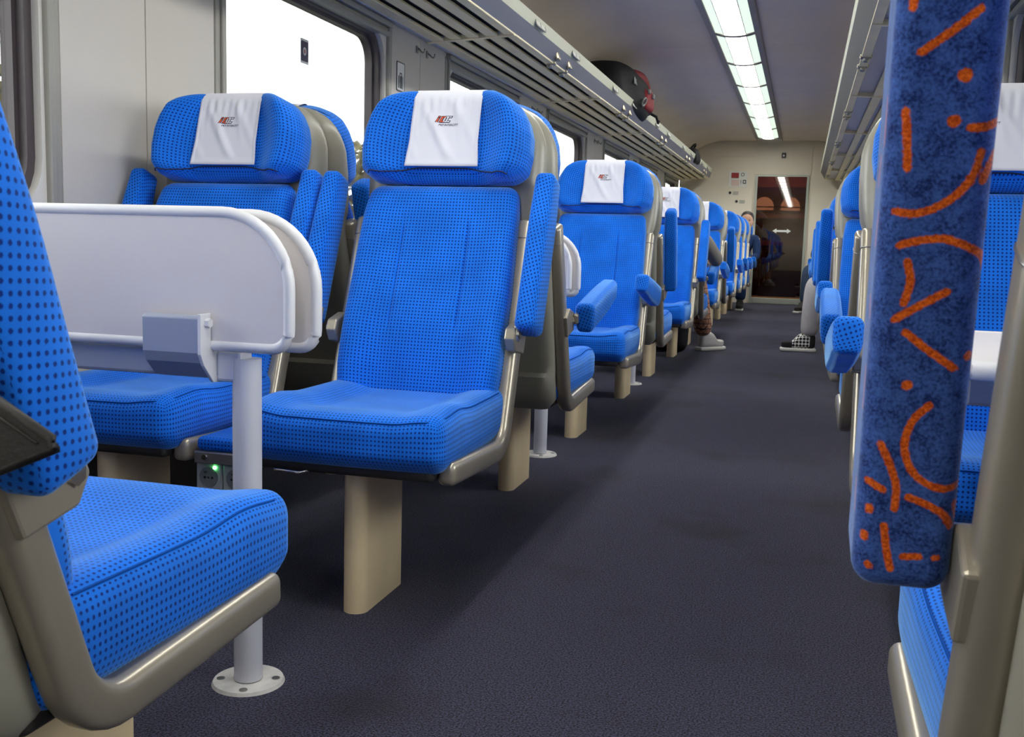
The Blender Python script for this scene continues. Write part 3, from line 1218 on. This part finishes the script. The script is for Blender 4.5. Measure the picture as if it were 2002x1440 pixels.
for i, yb in enumerate(AWAY):
    seat_at(AX, yb - (.03 if i == 0 else 0), False, ('blue aisle seat at the left edge, back turned, raised dotted armrest' if i == 0 else
            '%s blue aisle seat on the left with its back turned' % ordn[i]), GA, aisle_up=i in (0, 2, 4), ang_up=108, shift=-.05 if i == 0 else 0, vin=.312)
    if i < 3:
        seat_at(WX, yb, False, '%s blue seat beside the left windows with its back turned' % ordn[i], GW, aisle_up=True, vpad=.256)
    seat_at(RX, yb, False, ('single blue seat at right edge with raised orange-patterned armrest' if i == 0 else
            '%s single blue seat on the right with its back turned' % ordn[i]), GR,
            aisle_up=i in (0, 2, 3), aisle_side=-1, velvet=VEL if i == 0 else None, ang_up=98, vpad=.284 if i == 0 else None)

# ------------------------------------------------------------------ folding tables on the left
def arc(cx, cy, r, a0, a1, n=8):
    return [(cx + r * math.cos(R(a0 + (a1 - a0) * i / n)), cy + r * math.sin(R(a0 + (a1 - a0) * i / n))) for i in range(n + 1)]


TZ0, TZ1, TX0, TX1 = .617, .861, -1.86, -.832


def leaf_outline(ins):
    x0, x1, z0, z1 = TX0 + ins, TX1 - ins, TZ0 + ins, TZ1 - ins
    return arc(x1 - .135 + ins, z1 - .135 + ins, .135 - ins, 0, 90, 12) + arc(x0 + .02, z1 - .02, .02, 90, 180, 4) + arc(x0 + .02, z0 + .02, .02, 180, 270, 4) + arc(x1 - .032, z0 + .032, .032, 270, 360, 6)


TM = {}
TM['panel'] = prism('leaf_panel', leaf_outline(.008), 'y', -.006, .006)
TM['rim'] = wire('leaf_rim', [(x, 0, z) for x, z in leaf_outline(.007)], .0105, 8, True)
TM['post'] = cyl('post', .0257, .008, .60, 28)
TM['plate'] = cyl('base_plate', .066, 0, .006, 40, .063)
TM['screw'] = cyl('screw', .0075, .0055, .0075, 10)
TM['beam'] = box('beam', -1.88, -.955, -.02, .02, .563, .612, .006)
TM['collar'] = box('saddle', -.05, .0, -.021, .021, .558, .612, .006)
hk = [(-.062, .676), (-.066, .672), (-.066, .612), (-.058, .594), (-.030, .566), (.0, .560), (.0, .600), (-.030, .606), (-.047, .622), (-.047, .674), (-.054, .678)]
TM['hook'] = prism('hinge_bracket', hk, 'x', -1.105, -.992, .002)
ck = [(-.070, .680), (-.070, .610), (-.060, .59), (-.030, .558), (.0, .555), (.0, .61), (-.03, .612), (-.038, .628), (-.038, .680)]
TM['cheek'] = prism('bracket_cheek', ck, 'x', -.9925, -.986, .001)
TM['hex'] = cyl('hex_bolt', .0085, 0, .008, 6)
for k, c in enumerate(CENT[4:9]):
    t = empty('folding_table', (0, c, 0), label='%s white folding table on the left, leaves folded up, on a post' % ordn[k], cat='table', group='folding tables')
    for dy in (-.030, .028):
        lf = add('leaf', TM['panel'], 'grey_lac', t, (0, dy, 0) if dy < 0 else (.022, dy, -.002))
        add('leaf_rim', TM['rim'], 'white_lac', lf)
    add('beam', TM['beam'], 'bracketm', t)
    p = add('post', TM['post'], 'post', t, (-.938, 0, 0))
    add('saddle', TM['collar'], 'post', p)
    b = add('base_plate', TM['plate'], 'plate', t, (-.938, 0, 0))
    for a in (20, 110, 200, 290):
        add('screw', TM['screw'], 'dsteel', b, (.05 * math.cos(R(a)), .05 * math.sin(R(a)), 0))
    for dx in (0, -.62):
        h = add('hinge_bracket', TM['hook'], 'bracketm', t, (dx, 0, 0))
        add('bracket_cheek', TM['cheek'], 'white_lac', h)
        add('hex_bolt', TM['hex'], 'white_lac', h, (-.986, -.052, .664), (0, R(90), 0))

# open table on the right
t = empty('open_table', (.44, 1.62, 0), label='white table folded out beside the window on the right', cat='table')
add('table_top', rbox('table_top', (.245, .27, .011), .01, (2, 2, 1), lambda x, y, z: (x, y, z + .677)), 'grey_lac', t)
add('table_rim', wire('table_rim', [(x, y, .677) for x, y in rrect(.246, .271, .05, 6)], .013, 8, True), 'white_lac', t)
add('beam', box('beam', -.2, .24, -.02, .02, .60, .664, .005), 'bracketm', t)
add('post', TM['post'], 'post', t, (-.1, 0, 0))
add('base_plate', TM['plate'], 'plate', t, (-.1, 0, 0))

# ------------------------------------------------------------------ console and sockets between the nearest pair of seats
c = empty('seat_console', (-1.22, 1.97, 0), label='narrow blue padded console between the two nearest camera-facing seats', cat='console')
add('console_pad', rbox('console_pad', (.066, .17, .016), .012, (4, 8, 1), lambda x, y, z: (x, y + .18, z + .349)), 'fabric', c)
add('console_frame', box('console_frame', -.067, .067, .004, .34, .306, .334, .003), 'dsteel', c)
add('screw', cyl('screw', .006, 0, .003, 10), 'chrome', c, (-.04, .004, .322), (R(90), 0, 0))
sk = empty('power_socket', (-1.225, 1.99, .276), label='grey double power socket with green light under the console', cat='socket')
for q in (-1, 1):
    pl = add('socket_plate', box('socket_plate', -.033, .033, 0, .05, -.033, .028, .004), 'socket', sk, (q * .034, 0, 0))
    w = cyl('socket_well', .023, 0, .0015, 28)
    add('socket_well', w, 'socketd', pl, (0, -.0005, -.003), (R(90), 0, 0))
    for hx, hz, hr in ((-.0095, -.004, .0028), (.0095, -.004, .0028), (0, -.004, .002)):
        add('socket_hole', cyl('socket_hole', hr, 0, .002, 10), 'black', pl, (hx, -.0008, hz), (R(90), 0, 0))
    add('earth_pin', cyl('earth_pin', .0024, 0, .010, 10), 'chrome', pl, (-.003, -.001, .010), (R(90), 0, 0))
add('indicator_light', rbox('indicator_light', (.004, .003, .004), .0028, (1, 1, 1)), 'led', sk, (-.018, -.002, .020))
lv = wire('release_lever', [(-1.07, 2.02, .338), (-1.07, 1.955, .325), (-1.06, 1.93, .321), (-1.0, 1.925, .320), (-.985, 1.95, .323), (-.985, 2.02, .338)], .0042, 8)
sd = [o for o in COL.objects if o.name == 'train_seat'][0]
lo = add('release_lever', lv, 'steel', sd)
lo.matrix_parent_inverse = (Matrix.Translation((AX, 2.70, 0)) @ Matrix.Rotation(math.pi, 4, 'Z')).inverted()

# ------------------------------------------------------------------ signs, stickers, hooks
sg = empty('luggage_sign', (XL, 4.545, 1.558), label='small white suitcase pictogram sign on the wall panel between windows', cat='sign')
add('sign_plate', prism('sign_plate', rrect(.048, .066, .006, 3), 'x', 0, .003), 'signwhite', sg)
add('sign_border', ring('sign_border', rrect(.048, .066, .006, 3), rrect(.044, .062, .005, 3), 'x', .001, .004), 'signdark', sg)
add('suitcase_symbol', prism('suitcase_symbol', [(-.028, -.052), (.028, -.052), (.028, .004), (-.028, .004)], 'x', .002, .0042), 'signdark', sg)
for y in (-.016, .016):
    add('suitcase_strap', prism('suitcase_strap', [(y - .0025, -.052), (y + .0025, -.052), (y + .0025, .004), (y - .0025, .004)], 'x', .003, .0048), 'signwhite', sg)
add('suitcase_handle', ring('suitcase_handle', [(-.012, .004), (.012, .004), (.012, .018), (-.012, .018)], [(-.007, .004), (.007, .004), (.007, .013), (-.007, .013)], 'x', .002, .0042), 'signdark', sg)
for k, (y, z) in enumerate(((3.72, 1.527), (8.0, 1.50))):
    w = empty('window_sticker', (XL - .0655, y, z), label=('dark warning sticker with white ring on the large window' if k == 0 else 'small dark sticker on the distant window pane'), cat='sticker')
    add('sticker_base', prism('sticker_base', rrect(.033, .047, .003, 2), 'x', 0, .001), 'signwhite', w)
    add('sticker_field', prism('sticker_field', rrect(.0295, .038, .004, 2), 'x', .0005, .0016), plain('sticker_grey_violet', srgb(84, 76, 92), .5), w)
    cc = [(.014 * math.cos(2 * math.pi * i / 24), .016 * math.sin(2 * math.pi * i / 24)) for i in range(24)]
    add('sticker_ring', ring('sticker_ring', cc, [(y_ * .55, z_ * .55) for y_, z_ in cc], 'x', .001, .0022), 'signwhite', w)
    add('sticker_dot', prism('sticker_dot', [(y_ * .5, z_ * .5) for y_, z_ in cc], 'x', .001, .0020), plain('sticker_brown', srgb(170, 110, 90), .5), w)
hkm = wire('hook', [(0, 0, .012), (.012, 0, .006), (.026, 0, -.008), (.034, 0, -.012), (.040, 0, -.006), (.041, 0, .006)], .0042, 8)
hkp = box('hook_plate', 0, .006, -.012, .012, -.014, .022, .003)
pn = ['second', 'third', 'fourth', 'fifth']
for k, c in enumerate(WIN[5:9]):
    for j, dy in enumerate((1.04, 1.18)):
        h = empty('coat_hook', (XL, c + dy, 1.715), label='%s metal coat hook on the left wall panel past the %s window' % (('nearer', 'farther')[j], pn[k]), cat='hook', group='coat hooks')
        add('hook', hkm, 'dsteel', h)
        add('hook_plate', hkp, 'guide', h)
# emergency panel on the end wall
ep = empty('emergency_panel', (-.985, Y1, 1.80), label='emergency panel with red box on the end wall left of the door', cat='sign')
add('panel_plate', box('panel_plate', -.145, .125, -.006, 0, -.11, .125, .003), 'signwhite', ep)
add('red_box', box('red_box', -.105, .0, -.02, -.004, .025, .10, .004), 'red', ep)
add('notice', box('notice', -.105, .01, -.008, -.004, -.09, .0), plain('pink_notice', srgb(214, 190, 182), .5), ep)
cc = [(.026 * math.cos(2 * math.pi * i / 20), .026 * math.sin(2 * math.pi * i / 20)) for i in range(20)]
o_ = add('round_symbol', ring('round_symbol', cc, [(a * .68, b * .68) for a, b in cc], 'y', -.009, -.004), 'signdark', ep, (.055, 0, .075))
add('square_symbol', ring('square_symbol', rrect(.024, .028, .003, 2), rrect(.012, .015, .002, 2), 'y', -.009, -.004), 'signdark', ep, (.085, 0, -.03))
add('bar_symbol', box('bar_symbol', .03, .037, -.009, -.004, -.058, -.002), 'signdark', ep)
for k, (x, z) in enumerate(((-1.10, 1.61), (-1.00, 1.485))):
    b = empty('wall_switch', (x, Y1, z), label='%s black key switch on the end wall below the emergency panel' % ('upper', 'lower')[k], cat='switch', group='key switches')
    add('switch_knob', cyl('switch_knob', .02, 0, .014, 16), 'black', b, (0, 0, 0), (R(90), 0, 0))
    add('switch_text_plate', box('switch_text_plate', .04, .12, -.003, 0, -.03, .02), plain('grey_plate', srgb(170, 168, 158), .5), b)
ds = empty('door_sensor', (-.362, Y1, 2.155), label='small black sensor box on the end wall above the door', cat='sensor')
add('sensor_body', box('sensor_body', -.03, .03, -.03, 0, -.035, .035, .006), 'black', ds)
add('sensor_lens', cyl('sensor_lens', .012, 0, .004, 16), 'dsteel', ds, (0, -.03, -.008), (R(90), 0, 0))

# ------------------------------------------------------------------ bags
MAT['bagblack'] = plain('black_nylon', srgb(24, 24, 28), .75, spec=.25, bump=.4, bscale=300)
MAT['bagred'] = plain('dark_red_nylon', srgb(128, 30, 40), .7, spec=.25, bump=.4, bscale=300)
MAT['baggrey'] = plain('grey_webbing', srgb(150, 154, 152), .7)


def lump(hx, hy, hz, amp, seed):
    def f(x, y, z):
        a, b, c = x / hx, y / hy, z / hz
        k = 1 + amp * (math.sin(3.1 * a + seed) * math.cos(2.7 * b + 2 * seed) + .6 * math.sin(5 * b + 3 * c + seed))
        e = 1 - .22 * max(0, c) ** 2 * abs(b) ** 3 - .1 * abs(b) ** 4
        return (x * k * e, y * (1 + amp * .4 * math.sin(4 * c + seed)), z * (k if z > 0 else 1) * (1 - .25 * abs(b) ** 4 * (c > 0)))
    return f


bg = empty('backpack', (-1.555, 8.35, 1.835), R(-4), label='large black and red backpack lying on the left luggage rack', cat='backpack')
add('bag_body', rbox('bag_body', (.215, .58, .185), .11, (8, 12, 6), lambda x, y, z: (lambda p: (p[0], p[1], p[2] + .19))(lump(.215, .58, .185, .05, 1.3)(x, y, z))), 'bagblack', bg)
add('red_panel', rbox('red_panel', (.05, .33, .05), .045, (3, 10, 3), lambda x, y, z: (x + .165, y + .20, z + .325 - 1.3 * max(0, y - .0) ** 2 - .25 * min(0, y) ** 2)), 'bagred', bg)
add('red_pocket', rbox('red_pocket', (.045, .16, .085), .04, (3, 6, 3), lambda x, y, z: (x + .20, y + .30, z + .16)), 'bagred', bg)
add('lid', rbox('lid', (.15, .13, .10), .07, (4, 4, 4), lambda x, y, z: (x + .05, y + .545, z + .17)), 'bagblack', bg)
for dy, dz in ((.20, .22), (.36, .20)):
    add('buckle', rbox('buckle', (.012, .03, .018), .008, (1, 1, 1)), 'baggrey', bg, (.252, dy, dz), (0, 0, R(10)))
add('strap_loop', wire('strap_loop', [(.245 + .012 * math.sin(i * .5), .06 + .055 * math.cos(i * .5236), .12 + .03 * math.sin(i * .5236)) for i in range(12)], .007, 6, True), 'baggrey', bg)
add('emblem', prism('emblem', [(-.045, -.03), (-.02, .02), (.02, .035), (.05, .02), (.03, -.005), (.045, -.035), (.015, -.03), (.005, .0), (-.015, -.03)], 'x', 0, .004), 'baggrey', bg, (.222, -.2, .25), (0, R(-12), 0))
add('hanging_strap', wire('hanging_strap', [(.17, .64, .1), (.21, .70, .08), (.22, .74, .03), (.22, .76, .05)], .012, 6), 'bagblack', bg)
b2 = empty('travel_bag', (-1.50, 13.25, 1.838), label='small dark bag at the far end of the left luggage rack', cat='bag')
add('bag_body', rbox('bag_body', (.16, .3, .09), .06, (4, 6, 3), lambda x, y, z: (lambda p: (p[0], p[1], p[2] + .095))(lump(.16, .3, .09, .07, .4)(x, y, z))), 'bagblack', b2)
add('bag_handle', wire('bag_handle', [(.05, -.12, .17), (.1, -.08, .235), (.11, 0, .25), (.1, .08, .235), (.05, .12, .17)], .012, 6), 'bagblack', b2)
b3 = empty('floor_bag', (-1.0, 7.98, 0), label='black bag on the floor beside the plaid trouser leg', cat='bag')
add('bag_body', rbox('bag_body', (.17, .12, .14), .06, (5, 4, 5), lambda x, y, z: (lambda p: (p[0], p[1], p[2] + .145))(lump(.17, .12, .14, .06, 2.2)(x, y, z))), 'bagblack', b3)
add('bag_handle', wire('bag_handle', [(-.07, 0, .27), (-.05, 0, .33), (.0, 0, .35), (.05, 0, .33), (.07, 0, .27)], .01, 6), 'bagblack', b3)
MAT['leather'] = plain('dark_grained_leather', srgb(38, 35, 32), .5, spec=.4, var=.2, vscale=60, bump=.5, bscale=350)
lf = empty('leather_pouch', (-.503, .60, .667), label='dark leather pouch with stitched flap hanging beside the left edge armrest', cat='pouch')
flap = [(0, -.002), (-.003, .003), (-.048, .027), (-.09, .045), (-.13, .055), (-.22, .055), (-.22, -.06), (-.13, -.05), (-.05, -.023)]
add('flap', prism('flap', flap, 'y', -.004, .004, .0012), 'leather', lf)
add('stitching', wire('stitching', [(-.012, -.0046, .001), (-.05, -.0046, .021), (-.09, -.0046, .038), (-.13, -.0046, .047), (-.2, -.0046, .047)], .0012, 5), 'pan', lf)
add('edge_binding', wire('edge_binding', [(x, 0, z) for x, z in flap], .0046, 6, True), 'leather', lf)
add('pouch_body', rbox('pouch_body', (.075, .02, .055), .016, (3, 2, 3), lambda x, y, z: (x - .17, y + .025, z + .01)), 'leather', lf)
add('strap', wire('strap', [(-.20, .03, .06), (-.198, .035, .15), (-.195, .03, .24), (-.185, .02, .29), (-.17, .03, .30)], .005, 6), 'leather', lf)

# ------------------------------------------------------------------ people
MAT['skin'] = plain('skin', srgb(205, 160, 135), .55)
MAT['hair'] = plain('dark_hair', srgb(34, 28, 26), .6)
MAT['greyknit'] = plain('grey_knit', srgb(128, 122, 114), .9, spec=.1, bump=.4, bscale=500)
MAT['sweat'] = plain('light_grey_sweatpants', srgb(176, 172, 172), .9, spec=.1, var=.08, vscale=20)
MAT['denim'] = plain('blue_denim', srgb(70, 84, 108), .9, spec=.1, var=.2, vscale=30)
MAT['ddenim'] = plain('dark_denim_jacket', srgb(44, 62, 100), .9, spec=.1, var=.2, vscale=30)
MAT['rubber'] = plain('white_rubber', srgb(214, 210, 202), .6)


def checks(name, c1, c2, size, c3=None):
    k = NT(name)
    tc = k.n('ShaderNodeTexCoord').outputs['Object']
    x = k.n('ShaderNodeTexChecker')
    x.inputs['Scale'].default_value = 1 / size
    x.inputs[1].default_value = c1
    x.inputs[2].default_value = c2
    k.l(tc, x.inputs[0])
    col = x.outputs[0]
    if c3:
        sep = k.n('ShaderNodeSeparateXYZ')
        k.l(tc, sep.inputs[0])
        ln = []
        for i in (1, 2):
            w = k.math('ABSOLUTE', k.math('SUBTRACT', k.math('FRACT', k.math('MULTIPLY', sep.outputs[i], 1 / (2 * size))), .5))
            ln.append(k.remap(w, .05, .09, 1, 0))
        col = k.mix(k.math('MAXIMUM', ln[0], ln[1]), col, c3)
    k.l(col, k.b.inputs['Base Color'])
    k.b.inputs['Roughness'].default_value = .9
    return k.m


MAT['plaid'] = checks('brown_plaid', srgb(150, 104, 78), srgb(186, 140, 112), .020, srgb(60, 42, 40))
def sneaker():
    k = NT('checkered_black_sneaker')
    tc = k.n('ShaderNodeTexCoord').outputs['Object']
    mp = k.n('ShaderNodeMapping')
    mp.inputs['Rotation'].default_value = (R(45), 0, 0)
    k.l(tc, mp.inputs[0])
    x = k.n('ShaderNodeTexChecker')
    x.inputs['Scale'].default_value = 1 / .019
    x.inputs[1].default_value = srgb(20, 20, 22)
    x.inputs[2].default_value = srgb(226, 224, 218)
    k.l(mp.outputs[0], x.inputs[0])
    sep = k.n('ShaderNodeSeparateXYZ')
    k.l(tc, sep.inputs[0])
    m = k.math('MULTIPLY', k.math('GREATER_THAN', sep.outputs[1], -.085), k.math('LESS_THAN', sep.outputs[1], .05))
    k.l(k.mix(m, srgb(22, 21, 22), x.outputs[0]), k.b.inputs['Base Color'])
    k.b.inputs['Roughness'].default_value = .85
    return k.m


MAT['checker'] = sneaker()


def skinned(name, chains, mat, parent, lv=2):
    """chains of (point, radius); equal points are shared, the first point is the root"""
    V, rad, E, idx = [], [], [], {}
    for ch in chains:
        prev = None
        for p, r in ch:
            k = tuple(round(c, 4) for c in p)
            if k not in idx:
                idx[k] = len(V)
                V.append(p)
                rad.append(r)
            if prev is not None:
                E.append((prev, idx[k]))
            prev = idx[k]
    me = bpy.data.meshes.new(name)
    me.from_pydata(V, E, [])
    o = add(name, me, mat, parent)
    m = o.modifiers.new('skin', 'SKIN')
    m.use_smooth_shade = True
    for i, r in enumerate(rad):
        d = me.skin_vertices[0].data[i]
        d.radius = r if isinstance(r, tuple) else (r, r)
        d.use_root = i == 0
    s = o.modifiers.new('subdivision', 'SUBSURF')
    s.levels = s.render_levels = lv
    return o


def hand(w, d, side):
    """five short finger chains leaving the palm at wrist w along direction d"""
    d = Vector(d).normalized()
    w = Vector(w)
    sd = d.cross(Vector((0, 0, 1))).normalized()
    palm = w + d * .075
    ch = [[(tuple(w), .026), (tuple(palm), (.036, .017))]]
    for i, (o, L) in enumerate(((-.030, .062), (-.010, .075), (.010, .078), (.030, .068))):
        a = palm + sd * o + d * .015
        b = a + d * L * .55 - Vector((0, 0, .008))
        c = b + d * L * .35 - Vector((0, 0, .02))
        ch.append([(tuple(palm), (.036, .017)), (tuple(a), .0095), (tuple(b), .0088), (tuple(c), .0075)])
    a = w + d * .03 + sd * side * .035
    ch.append([(tuple(w), .026), (tuple(a), .012), (tuple(a + d * .035 + sd * side * .012), .0095), (tuple(a + d * .06 + sd * side * .008), .0085)])
    return ch


def shoe(parent, loc, rz, mat, mat2='rubber', L=.28):
    s = empty('shoe', loc, rz)
    s.parent = parent
    def up_(x, y, z):
        t = (y + .13) / .26
        h = 1 - .52 * sstep(.42, .72, t)
        w = 1 - .18 * (1 - sstep(0, .35, t)) - .12 * sstep(.8, 1, t)
        return (x * w, y, (z + .062) * h + .024)
    add('shoe_upper', rbox('shoe_upper', (.044, .13, .062), .035, (3, 10, 4), up_), mat, s)
    def so_(x, y, z):
        t = (y + .14) / .28
        return (x * (1 - .2 * (1 - sstep(0, .3, t)) - .1 * sstep(.85, 1, t)), y, z + .016)
    add('shoe_sole', rbox('shoe_sole', (.05, .14, .016), .014, (3, 10, 1), so_), mat2, s)
    add('laces', wire('laces', [((-1) ** i * .018, .005 + i * .014, .098 - i * .0065) for i in range(7)], .0035, 5), 'rubber', s)
    return s


def person(label, H, rz, knees, ankles, feet_rz, elbows, wrists, top, pants, shoemat, lean=-.08, side=0., k=1.):
    """seated figure; local x right, y forward, origin on the floor below the hips, hips at height H[2]"""
    h = H[2]
    p = empty('person', (H[0], H[1], 0), rz, label=label, cat='person')
    P = (0, 0, h)
    ch, nk, hd_ = (side * .6, lean, h + .30 * k), (side, lean * .9, h + .50 * k), (side * 1.1, lean * .7, h + .63 * k)
    body = [[(P, (.14, .10)), ((side * .3, lean * .5, h + .15), (.125, .09)), (ch, (.15, .10)), (nk, .05), ((side * 1.05, lean * .8, h + .56 * k), .048)]]
    for q, kn, a in ((-1, knees[0], ankles[0]), (1, knees[1], ankles[1])):
        hj = (q * .09, .03, h)
        mid = tuple((hj[i] + kn[i]) / 2 for i in range(3))
        sh = tuple(kn[i] * .55 + a[i] * .45 for i in range(3))
        body.append([(P, (.14, .10)), (hj, .085), (mid, .075), (kn, .058), (sh, .052), (a, .038)])
    for q, e, w in ((-1, elbows[0], wrists[0]), (1, elbows[1], wrists[1])):
        s_ = (q * .175 + side * .8, lean, h + .42 * k)
        fw = tuple((e[i] + w[i]) / 2 for i in range(3))
        body.append([(ch, (.15, .10)), (s_, .058), (tuple((s_[i] + e[i]) / 2 for i in range(3)), .047), (e, .042), (fw, .038), (w, .028)])
        body += hand(w, [w[i] - e[i] for i in range(3)], -q)
    skinned('body', body, 'skin', p)
    leg_, arm_ = [], []
    for q, kn, a in ((-1, knees[0], ankles[0]), (1, knees[1], ankles[1])):
        hj = (q * .09, .03, h)
        mid = tuple((hj[i] + kn[i]) / 2 for i in range(3))
        sh = tuple(kn[i] * .5 + a[i] * .5 for i in range(3))
        an = tuple(kn[i] * .02 + a[i] * .98 for i in range(3))
        leg_.append([(P, (.155, .115)), (hj, .10), (mid, .095), (kn, .082), (sh, .08), (an, .072)])
    skinned('trousers', leg_, pants, p)
    arm_.append([(P, (.15, .11)), ((side * .3, lean * .5, h + .15), (.145, .11)), (ch, (.17, .12)), ((side * .95, lean * .9, h + .46 * k), .07)])
    for q, e, w in ((-1, elbows[0], wrists[0]), (1, elbows[1], wrists[1])):
        s_ = (q * .175 + side * .8, lean, h + .42 * k)
        ww = tuple(e[i] * .12 + w[i] * .88 for i in range(3))
        arm_.append([(ch, (.17, .12)), (s_, .072), (tuple((s_[i] + e[i]) / 2 for i in range(3)), .06), (e, .054), (ww, .042)])
    skinned('jacket', arm_, top, p)
    # head: an egg with brow, nose and chin
    def hf(x, y, z):
        t = z / .115
        k = 1 - .24 * sstep(-.1, -1, t)
        yy = y * (1 - .08 * sstep(0, -1, t))
        if y > .05:
            yy += .022 * math.exp(-((x / .016) ** 2)) * math.exp(-((z + .012) / .022) ** 2)
            yy -= .010 * (math.exp(-(((abs(x) - .032) / .015) ** 2)) * math.exp(-((z - .012) / .012) ** 2))
            yy += .006 * math.exp(-((x / .03) ** 2)) * math.exp(-((z + .055) / .012) ** 2)
        return (x * k, yy, z)
    hm = add('head', rbox('head', (.076, .096, .115), .073, (8, 8, 10), hf), 'skin', p, hd_)
    for q in (-1, 1):
        add('ear', rbox('ear', (.008, .018, .03), .007, (1, 2, 2)), 'skin', hm, (q * .078, -.008, -.005))
        add('eye', rbox('eye', (.011, .006, .006), .005, (1, 1, 1)), 'black', hm, (q * .031, .084, .012))
    add('hair', rbox('hair', (.086, .102, .10), .082, (8, 8, 8), lambda x, y, z: (x, y - .016 - (.03 * sstep(.02, -.06, z) if y > 0 else 0), z + .036)), 'hair', hm)
    for q, a, fz in ((-1, ankles[0], feet_rz[0]), (1, ankles[1], feet_rz[1])):
        dx, dy = -math.sin(fz) * .075, math.cos(fz) * .075
        shoe(p, (a[0] + dx, a[1] + dy, 0), fz, shoemat)
    return p


person('seated passenger in grey knit and brown plaid trousers, left of the aisle', (-.905, 7.47, .53), 0,
       [(-.10, .45, .55), (.13, .50, .54)], [(-.12, .50, .11), (.19, .68, .11)], (R(5), R(-38)),
       [(-.24, .08, .70), (.30, .13, .72)], [(-.10, .30, .68), (.24, .40, .70)], 'greyknit', 'plaid', plain('white_canvas', srgb(196, 190, 184), .8), side=.03, k=.84)
person('seated passenger in light grey sweatpants and checkered sneakers, right of the aisle', (.37, 8.86, .53), math.pi,
       [(-.04, .44, .54), (.27, .40, .545)], [(-.05, .40, .11), (.295, .36, .11)], (0, R(-84)),
       [(-.24, .08, .72), (.24, .08, .72)], [(-.08, .28, .68), (.1, .28, .68)], 'greyknit', 'sweat', 'checker', k=.9)
person('seated passenger in blue jeans at the far right end', (.37, 14.07, .53), math.pi,
       [(.10, .44, .54), (.30, .42, .56)], [(.12, .42, .11), (.32, .40, .11)], (R(-20), R(-30)),
       [(-.24, .08, .72), (.24, .08, .72)], [(-.08, .28, .68), (.1, .28, .68)], 'ddenim', 'denim', plain('dark_shoe', srgb(30, 28, 28), .7))
person('dark-haired passenger in blue denim jacket at the far left end', (-.88, 14.07, .53), math.pi,
       [(-.12, .44, .54), (.10, .44, .54)], [(-.12, .44, .11), (.10, .44, .11)], (0, 0),
       [(-.28, .10, .70), (.24, .10, .70)], [(-.20, .34, .66), (.1, .30, .66)], 'ddenim', 'ddenim', plain('dark_shoe', srgb(30, 28, 28), .7), lean=.02, side=-.12)

# ------------------------------------------------------------------ outside
tag(add('trackside_ground', box('trackside_ground', -90, 60, -60, 120, -1.4, -1.3), plain('trackside_grass', srgb(84, 86, 60), .95, var=.3, vscale=.4)), kind='structure')
MAT['leaf1'] = plain('autumn_leaves', srgb(96, 90, 42), .8, var=.4, vscale=1.5)
MAT['leaf2'] = plain('green_leaves', srgb(70, 84, 44), .8, var=.4, vscale=1.5)
MAT['bark'] = plain('bark', srgb(80, 66, 54), .9)


def tree(x, y, hgt, wid, mat, label, n=1500):
    t = empty('tree', (x, y, -1.3), label=label, cat='tree', group='trees outside the left windows')
    rnd = random.Random(int(x * 7 + y * 13))
    V, Fc = [], []
    for i in range(n):
        a, b = rnd.uniform(0, 6.283), rnd.uniform(-1, 1)
        r = rnd.uniform(.55, 1)
        c = math.sqrt(1 - b * b)
        p = Vector((math.cos(a) * c * r * wid, math.sin(a) * c * r * wid, hgt * .58 + b * r * hgt * .42))
        u = Vector((rnd.uniform(-1, 1), rnd.uniform(-1, 1), rnd.uniform(-1, 1))).normalized() * .16
        w = u.orthogonal().normalized() * .12
        o = len(V)
        V += [p - u - w, p + u - w, p + u + w, p - u + w]
        Fc.append((o, o + 1, o + 2, o + 3))
    add('crown', mesh('crown', V, Fc, False), mat, t)
    add('trunk', cyl('trunk', .16, 0, hgt * .55, 10, .08), 'bark', t)


for k, (x, y, hg, wd, mt, lb) in enumerate((
        (-17, 18.8, 5.5, 2.4, 'leaf1', 'yellow-green tree outside the window at the left edge'),
        (-24, 26, 4.6, 2.8, 'leaf1', 'rounded yellow-green tree seen past the window-seat headrest'),
        (-22, 38, 5.6, 2.9, 'leaf2', 'green tree outside between the two nearest headrests'),
        (-22, 50, 7.0, 3.4, 'leaf1', 'yellow-green tree outside right of the green one'))):
    tree(x, y, hg, wd, mt, lb)
